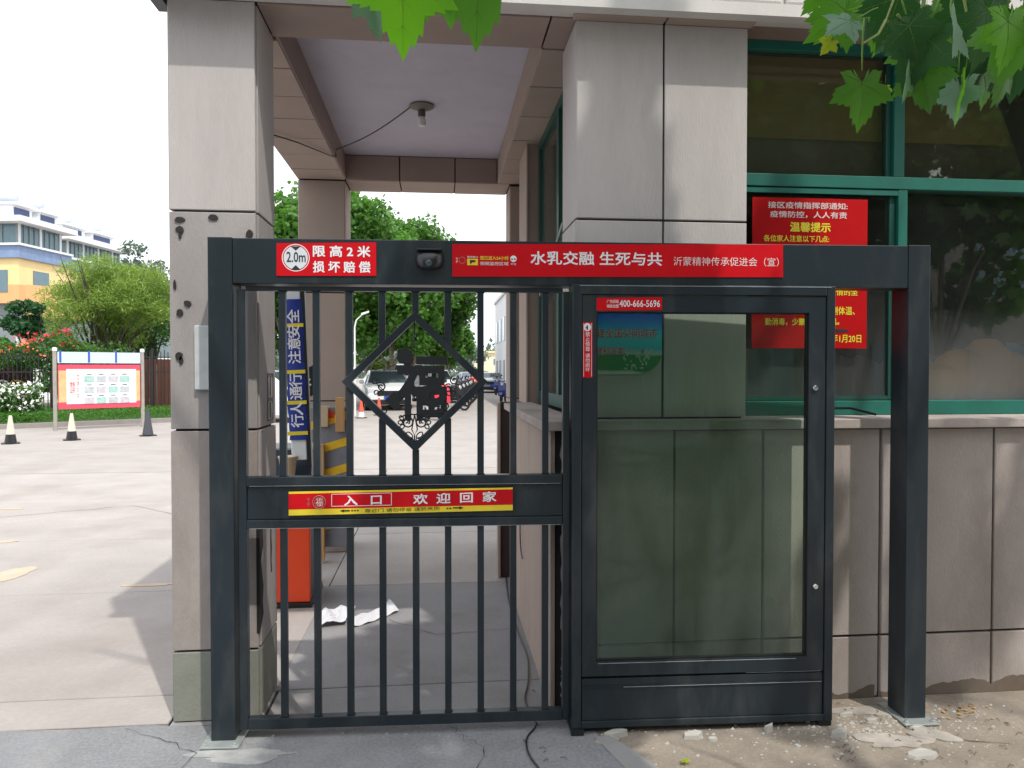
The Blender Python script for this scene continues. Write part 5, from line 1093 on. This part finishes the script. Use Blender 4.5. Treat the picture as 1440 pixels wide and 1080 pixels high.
def scooter(label, loc, rz, paint, cover=None, group='electric scooters parked in a row'):
    t = thing('scooter', label, 'scooter', (0, 0, 0), 0, group)
    for y in (-.62, .60):
        obj('wheel', MB().tube([(0, y + math.cos(a) * .21, .25 + math.sin(a) * .21) for a in [i * 6.283 / 16 for i in range(16)]], .045, 6, True).lathe([(.07, -.04), (.07, .04)], (0, y, .25), 8, 'x'), RUBBER, t, True, smooth=True)
    obj('body', MB().prism([(-.42, .30), (.30, .27), (.62, .48), (.70, .68), (.15, .72), (.05, .38), (-.34, .38)], 'x', -.13, .13), paint, t, True, bevel=.03)
    obj('front_shield', MB().prism([(-.46, .34), (-.38, .34), (-.30, .95), (-.40, 1.0), (-.52, .62)], 'x', -.19, .19), paint, t, True, bevel=.03)
    obj('front_fender', MB().prism([(-.86, .40), (-.75, .52), (-.55, .52), (-.44, .38), (-.6, .47)], 'x', -.08, .08), paint, t, True)
    obj('seat', MB().prism([(.08, .70), (.72, .70), (.75, .80), (.40, .80), (.10, .76)], 'x', -.14, .14), BLACK, t, True, bevel=.03)
    obj('fork', MB().tube([(0, -.62, .25), (0, -.40, .85), (0, -.34, 1.05)], .03, 6), BLACK, t, True)
    obj('handlebar', MB().tube([(-.34, -.25, 1.06), (-.2, -.33, 1.08), (0, -.35, 1.04), (.2, -.33, 1.08), (.34, -.25, 1.06)], .018, 6), BLACK, t, True)
    obj('headlight', MB().lathe([(.07, -.46), (.08, -.42), (.06, -.36)], (0, 0, .92), 12, 'y'), LAMPG, t, True)
    for sg in (-1, 1): obj('mirror', MB().tube([(sg * .2, -.33, 1.08), (sg * .26, -.33, 1.22)], .008, 4).lathe([(.055, -.34), (.055, -.32)], (sg * .28, 0, 1.26), 10, 'y'), BLACK, t, True)
    if cover: obj('apron_cover', MB().prism([(-.60, .55), (-.50, .62), (-.30, 1.0), (-.25, 1.12), (-.42, 1.14), (-.55, .95)], 'x', -.36, .36), cover, t, True, bevel=.03)
    t.location = loc; t.rotation_euler = (0, 0, rz); return t
c = atZ(610, 592); scooter('white scooter with a red apron cover in front of the cars', (c.x, c.y + .6, 0), R(20), WPAINT, PETAL_R)
s0_ = scooter('black scooter nearest in the row', (0, 0, 0), 0, BLACK, None); c = atZ(634, 578); s0_.location = (c.x, c.y + .5, 0); s0_.rotation_euler = (0, 0, R(60))
s1_ = None
names = ['second', 'third', 'fourth', 'fifth', 'sixth', 'seventh', 'eighth']
c1 = atZ(667, 551)
for i in range(7):
    p = c.lerp(c1, (i + 1) / 8); dup(s0_, (p.x, p.y + .5, 0), R(55 + random.uniform(-12, 12)), 'black scooter, %s in the row from the red covered one' % names[i])
c = atZ(660, 556); scooter('orange delivery scooter at the far end of the row', (c.x, c.y, 0), R(50), ORANGE, ORANGE)
s2 = scooter('blue scooter standing against the white building', (0, 0, 0), 0, M('blue scooter paint', (.03, .05, .2), .3), None, 'scooters beside the white building'); c = atZ(708, 566); s2.location = (c.x, c.y, 0); s2.rotation_euler = (0, 0, R(-15))
c = atZ(704, 556); dup(s2, (c.x, c.y + 1, 0), R(-25), 'blue scooter just behind the one against the white building')
CR = M('orange red cone', (.75, .10, .05), .6, .1, 9.)
cg2 = 'red and white cones by the white car'
cone('red and white cone left of the white car', atZ(508, 588), (CR, BLACK, WPAINT), cg2, .62); cone('red and white cone in front of the white car', atZ(533, 584), (CR, BLACK, WPAINT), cg2, .62)
# street lamp
lp_ = on(499, 26); sl_t = thing('street_lamp', 'slim white street lamp with curved arm against the plane trees', 'street lamp', lp_)
ztop = 1.62 + (520 - 446) / F * 26
obj('pole', MB().tube([(lp_.x, lp_.y, 0), (lp_.x, lp_.y, ztop - .35), (lp_.x + .06, lp_.y, ztop - .1), (lp_.x + .25, lp_.y, ztop + .08)], [.04, .028, .024, .02], 6), WHITE, sl_t, smooth=True)
obj('lamp_head', MB().prism([(lp_.x + .22, ztop + .05), (lp_.x + .50, ztop + .16), (lp_.x + .50, ztop + .22), (lp_.x + .24, ztop + .14)], 'y', lp_.y - .08, lp_.y + .08), WHITE, sl_t, bevel=.01)
# trees
gt_ = 'plane trees lining the lane'
for i, (u, D, th, rx, rz_, N, sd_, lb) in enumerate([(548, 31, 2.0, 3.0, 3.1, 15000, 21, 'broad plane tree directly behind the white cars'), (470, 29, 2.0, 3.4, 3.9, 15000, 22, 'tall plane tree behind the rear left pillar'), (400, 27, 1.8, 2.6, 3.6, 12000, 23, 'plane tree seen left of the rear pillar'), (612, 40, 2.0, 2.3, 3.7, 12000, 24, 'narrower plane tree at the right end of the group'), (575, 38, 2.2, 3.6, 4.2, 12000, 25, 'taller plane tree at the back of the group'), (630, 54, 1.6, 2.2, 2.4, 7000, 26, 'low plane tree over the row of scooters'), (516, 36, 2.2, 3.6, 4.0, 12000, 27, 'full plane tree between the lamp and the white cars')]):
    p = on(u, D); tree('street_tree', lb, p.x, p.y, 8, th, rx, rz_, int(N * 1.5), .17, LEAF_G, BARK, nl=58, k=.24, seed=sd_, group=gt_, shape='lobed', shell=.35)
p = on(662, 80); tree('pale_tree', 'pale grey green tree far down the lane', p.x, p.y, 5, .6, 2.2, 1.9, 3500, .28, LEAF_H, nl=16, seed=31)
p = on(690, 78); tree('round_bush', 'small round green bush before the yellow building', p.x, p.y, 2, .1, 1.1, .9, 1800, .2, LEAF_M, nl=10, seed=32, cat='bush')
p = on(522, 38); tree('lime_shrub', 'lime green shrub above the white car', p.x, p.y, 2, 1.6, 1.0, .4, 1500, .14, LEAF_F, nl=8, seed=33, cat='shrub')
# white building down the right side
wb = thing('white_building', 'tall plain white building receding along the right of the lane', 'building', (5.5, 40, 0))
obj('wall', MB().box(4.55, 8, 22, 58, 0, 6.7), WWALL, wb)
for i in range(12): obj('window', MB().box(4.50, 4.549, 23.2 + i * 2.9, 24.6 + i * 2.9, 3.6, 5.2), FARGLASS, wb); obj('door', MB().box(4.50, 4.549, 23.4 + i * 2.9, 24.4 + i * 2.9, .05, 2.3), M('grey door', (.35, .37, .4), .6) if i == 0 else bpy.data.materials['grey door'], wb)
obj('roof', MB().box(4.42, 8, 21.9, 58.1, 6.7, 6.9), WWALL, wb)
yb_ = thing('yellow_building', 'small pale yellow building closing the end of the lane', 'building', on(690, 100)); o = on(690, 100)
obj('wall', MB().box(o.x - 2.2, o.x + 6, o.y, o.y + 6, 0, 3.9), M('pale yellow wall', (.72, .62, .45), .9, .05, 1.), yb_)
for dx in (-1.3, .8, 2.4): obj('window', MB().box(o.x + dx - .4, o.x + dx + .4, o.y - .05, o.y - .001, 2.3, 3.1), FARGLASS, yb_)
obj('roof', MB().box(o.x - 2.5, o.x + 6.2, o.y - .3, o.y + 6.2, 3.9, 4.15), YWALL, yb_)
tl = thing('treeline', 'distant pale row of trees along the horizon', 'trees', (0, 150, 0)); tl['kind'] = 'stuff'
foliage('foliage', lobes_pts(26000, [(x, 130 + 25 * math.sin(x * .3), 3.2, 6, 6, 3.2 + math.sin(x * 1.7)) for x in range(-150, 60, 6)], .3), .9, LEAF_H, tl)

# ------------------------------------------------------------------ overhanging plane tree
pt = thing('plane_tree', 'plane tree whose lobed green leaves hang into the top of the view', 'tree', (2.9, -1.6, 0))
obj('trunk', MB().tube([(2.9, -1.6, -.1), (2.85, -1.55, 1.2), (2.95, -1.5, 2.6), (2.8, -1.3, 4.2), (2.6, -1.0, 5.8), (2.4, -.8, 7.2)], [.24, .19, .17, .14, .10, .05], 14), BARK, pt, smooth=True)
br = []
def branch(P_, r0, r1):
    P_ = smooth_pts([Vector(p) for p in P_]); n = len(P_); obj('branch', MB().tube(P_, [r0 + (r1 - r0) * i / (n - 1) for i in range(n)], 7), BARK, pt, smooth=True); br.append(P_)
branch([(2.9, -1.5, 2.9), (2.4, -.4, 3.35), (1.9, .7, 3.2), (1.55, 1.6, 2.95), (1.35, 2.0, 2.78)], .05, .006)
branch([(2.4, -.4, 3.35), (2.2, .5, 3.2), (2.05, 1.3, 2.9), (1.7, 1.75, 2.66)], .02, .005)
branch([(2.85, -1.4, 3.4), (1.7, -.6, 3.7), (.6, .3, 3.1), (.1, .95, 2.62), (-.02, 1.15, 2.45)], .045, .005)
branch([(2.8, -1.3, 4.2), (1.6, .2, 4.9), (.3, 1.2, 5.3), (-.6, 1.8, 5.2)], .07, .01); branch([(2.7, -1.2, 4.6), (3.1, .3, 5.2), (3.3, 1.5, 5.5), (3.2, 2.2, 5.4)], .07, .01); branch([(2.6, -1, 5.6), (1.0, -1.2, 6.3), (-1.0, -.8, 6.4)], .06, .01)
leaf_vars = {m.name: [leaf_mesh('leaf', m, curl=c_, fold=f_, seed=k) for k, (c_, f_) in enumerate(((.3, .1), (.15, .3), (.45, .05)))] for m in (LEAF_P, LEAF_PB, LEAF_PD, LEAF_U, LEAF_Y)}
def hang(u, v, D, size, yaw, tilt, roll, m, var=0):
    """leaf blade whose stalk end is at the sight point; hangs tip-down, turned by roll in its plane"""
    base = Matrix(((-1, 0, 0), (0, 0, -1), (0, -1, 0))).to_4x4(); p = atD(u, v, D)
    mt = Matrix.Translation(p) @ Matrix.Rotation(R(yaw) - YAW, 4, 'Z') @ Matrix.Rotation(R(tilt), 4, 'X') @ Matrix.Rotation(R(roll), 4, 'Y') @ base @ Matrix.Scale(size, 4)
    o = put('leaf', leaf_vars[m.name][var % 3], pt, mat=mt); return o
# top centre pair (about 1.1 m away)
hang(566, -130, 1.05, .20, 8, 6, 0, LEAF_PB, 0); hang(520, -97, 1.14, .165, -55, 5, 2, LEAF_PD, 1); hang(668, -182, 1.08, .24, 12, 10, -3, LEAF_P, 0); hang(592, -112, 1.2, .18, 35, 5, 2, LEAF_P, 1); hang(628, -160, 1.16, .2, 0, 15, 0, LEAF_P, 2)
# right cluster (about 1.8 m away)
K = [(1232, -20, 1.75, .17, 15, 15, 48, LEAF_P, 0), (1218, 20, 1.70, .11, 10, -30, 60, LEAF_U, 2), (1180, 42, 1.72, .055, 0, 5, 35, LEAF_Y, 0), (1212, 62, 1.66, .155, 5, 5, -4, LEAF_P, 0),
     (1275, 58, 1.78, .13, 55, 0, 8, LEAF_U, 1), (1290, 55, 1.8, .15, -35, 5, -8, LEAF_P, 1), (1328, -18, 1.7, .19, -30, 15, 22, LEAF_PD, 0), (1335, 0, 1.62, .15, 50, -10, 28, LEAF_U, 1), (1245, 112, 1.74, .035, 10, 0, 0, LEAF_Y, 1),
     (1348, 68, 1.75, .15, 60, 0, -6, LEAF_PB, 1), (1362, 78, 1.78, .13, -60, 0, 12, LEAF_U, 1), (1400, -60, 1.7, .20, 10, 15, -5, LEAF_PD, 0), (1418, -30, 1.6, .16, 15, 5, -6, LEAF_PB, 0), (1438, 20, 1.9, .18, -20, 5, 5, LEAF_PD, 1), (1425, 55, 1.85, .14, 30, 5, 10, LEAF_P, 2),
     (1285, -70, 1.8, .19, 0, 20, 10, LEAF_PD, 0), (1350, -60, 1.85, .20, -15, 15, -10, LEAF_PD, 1), (1240, -55, 1.9, .15, 30, 10, 25, LEAF_P, 2), (1378, 5, 1.9, .19, 5, 10, 0, LEAF_PD, 2), (1322, 40, 1.95, .17, 15, 5, -14, LEAF_PD, 0), (1455, -40, 1.6, .19, -30, 10, 15, LEAF_P, 0), (1300, 10, 1.9, .16, -20, 8, 5, LEAF_P, 2), (1180, -50, 1.95, .12, 10, 20, 30, LEAF_P, 0), (1380, 60, 1.95, .14, 20, 5, -15, LEAF_P, 0),
     (1265, -10, 1.72, .14, -15, 10, -18, LEAF_PD, 0), (1402, 82, 1.9, .10, 20, 5, -10, LEAF_PD, 1), (1210, 10, 1.85, .12, 5, 5, 75, LEAF_P, 1)]
for k in K: hang(k[0], k[1], k[2], k[3] * 1.22, *k[4:])
rr = random.Random(21)
for i in range(26):
    u = rr.uniform(1215, 1500); hang(u, rr.uniform(-90, 20) if u < 1290 else rr.uniform(-80, 45), rr.uniform(1.95, 2.4), rr.uniform(.15, .21), rr.uniform(-50, 50), rr.uniform(-5, 30), rr.uniform(-40, 40), rr.choice((LEAF_PD, LEAF_PD, LEAF_P)), i)
mb = MB()
for a, b in (((1258, -40, 1.8), (1246, 28, 1.75)), ((1246, 28, 1.75), (1275, 58, 1.78)), ((1246, 28, 1.75), (1212, 62, 1.66)), ((1350, -30, 1.8), (1362, 78, 1.78)), ((1262, 20, 1.76), (1284, 62, 1.78)), ((1300, -60, 1.8), (1285, 58, 1.8)), ((1420, -60, 1.7), (1380, 40, 1.85))):
    A1, B1 = atD(*a), atD(*b); mb.tube([A1, A1.lerp(B1, .5) + Vector((.01, 0, -.005)), B1], [.004, .003, .002], 5)
obj('twig', mb, M('green twig', (.22, .26, .08), .7), pt, smooth=True)
# rest of the crown: leaf mass above and behind the viewpoint
L = crown_lobes((2.1, -.3, 5.0), 2.3, 2.1, .9, 46, .24, 9)
P_ = lobes_pts(6200, L, .2); P_ = P_[P_[:, 2] - (3.5 - P_[:, 1]) / .514 < 2.05]; P_ = np.concatenate([P_, lobes_pts(230, [(2.0, 1.25, 7.1, .15, .2, .55), (2.12, 1.3, 6.6, .12, .15, .35), (3.0, 1.2, 7.0, .12, .15, .4)], .1)]); X_L = lobes_pts(620, [(1.15, 2.1, 4.45, .62, .38, .22), (.7, 1.9, 4.4, .3, .3, .2)], .1); X_L = np.concatenate([X_L, lobes_pts(330, [(3.55, 1.35, 4.9, .22, .3, .3), (4.15, 1.3, 5.0, .2, .25, .35), (3.9, .9, 5.4, .3, .3, .2), (4.7, 1.3, 4.8, .25, .2, .3), (2.9, 1.35, 4.7, .12, .2, .3)], .1)])  # extra unseen leaf clumps added to cast shade on pier, floor and wall
cy_, sy_ = math.cos(YAW), math.sin(YAW)
dep = P_[:, 0] * sy_ + P_[:, 1] * cy_; xc = (P_[:, 0] * cy_ - P_[:, 1] * sy_) / np.maximum(dep, .01) * F + 720; vv = 520 - (P_[:, 2] - HC) / np.maximum(dep, .01) * F
FLD = np.sin(5.1 * P_[:, 0] + 1) + np.sin(6.3 * P_[:, 1]) + np.sin(4.2 * (P_[:, 0] + P_[:, 1]) + 2)
keep = ~((P_[:, 0] > 1.7) & (FLD > -.25) & (P_[:, 2] < 6.3)) & ~((P_[:, 0] > 3.1) & (P_[:, 1] > .7)) & ~((dep > 0) & (vv > -90)) & (P_[:, 1] < 1.9) & (P_[:, 0] > .45) & ((P_[:, 0] < 1.9) | (RNG.random(len(P_)) < .8))
foliage('crown', np.concatenate([P_[keep], X_L]), .17, LEAF_P, pt, shape='lobed', up=.5)

# ------------------------------------------------------------------ the street side behind the viewpoint (seen in the glass)
for i, (x, y, sd_, lb) in enumerate(((-5.5, -9.5, 41, 'street tree across the road on the left'), (1.5, -10.5, 42, 'street tree across the road opposite the gate'), (7.5, -9.0, 43, 'street tree across the road on the right'), (12.5, -10.0, 44, 'street tree across the road at the far right'))):
    tree('street_tree', lb, x, y, 8, 2.6, 3.4, 4.4, 9000, .30, LEAF_G, BARK, nl=24, k=.36, seed=sd_, group='street trees across the road', shape='lobed')
ob = thing('shop_block', 'plastered shop block across the road behind the street trees', 'building', (2, -20, 0))
obj('wall', MB().box(-22, 26, -26, -20, 0, 8.5), M('pale plaster', (.28, .26, .22), .9, .06, .6), ob)
for i in range(11):
    for z in (.3, 4.6): obj('window', MB().box(-20 + i * 4.1, -17.6 + i * 4.1, -19.98, -19.9, z, z + 2.3), FARGLASS, ob)
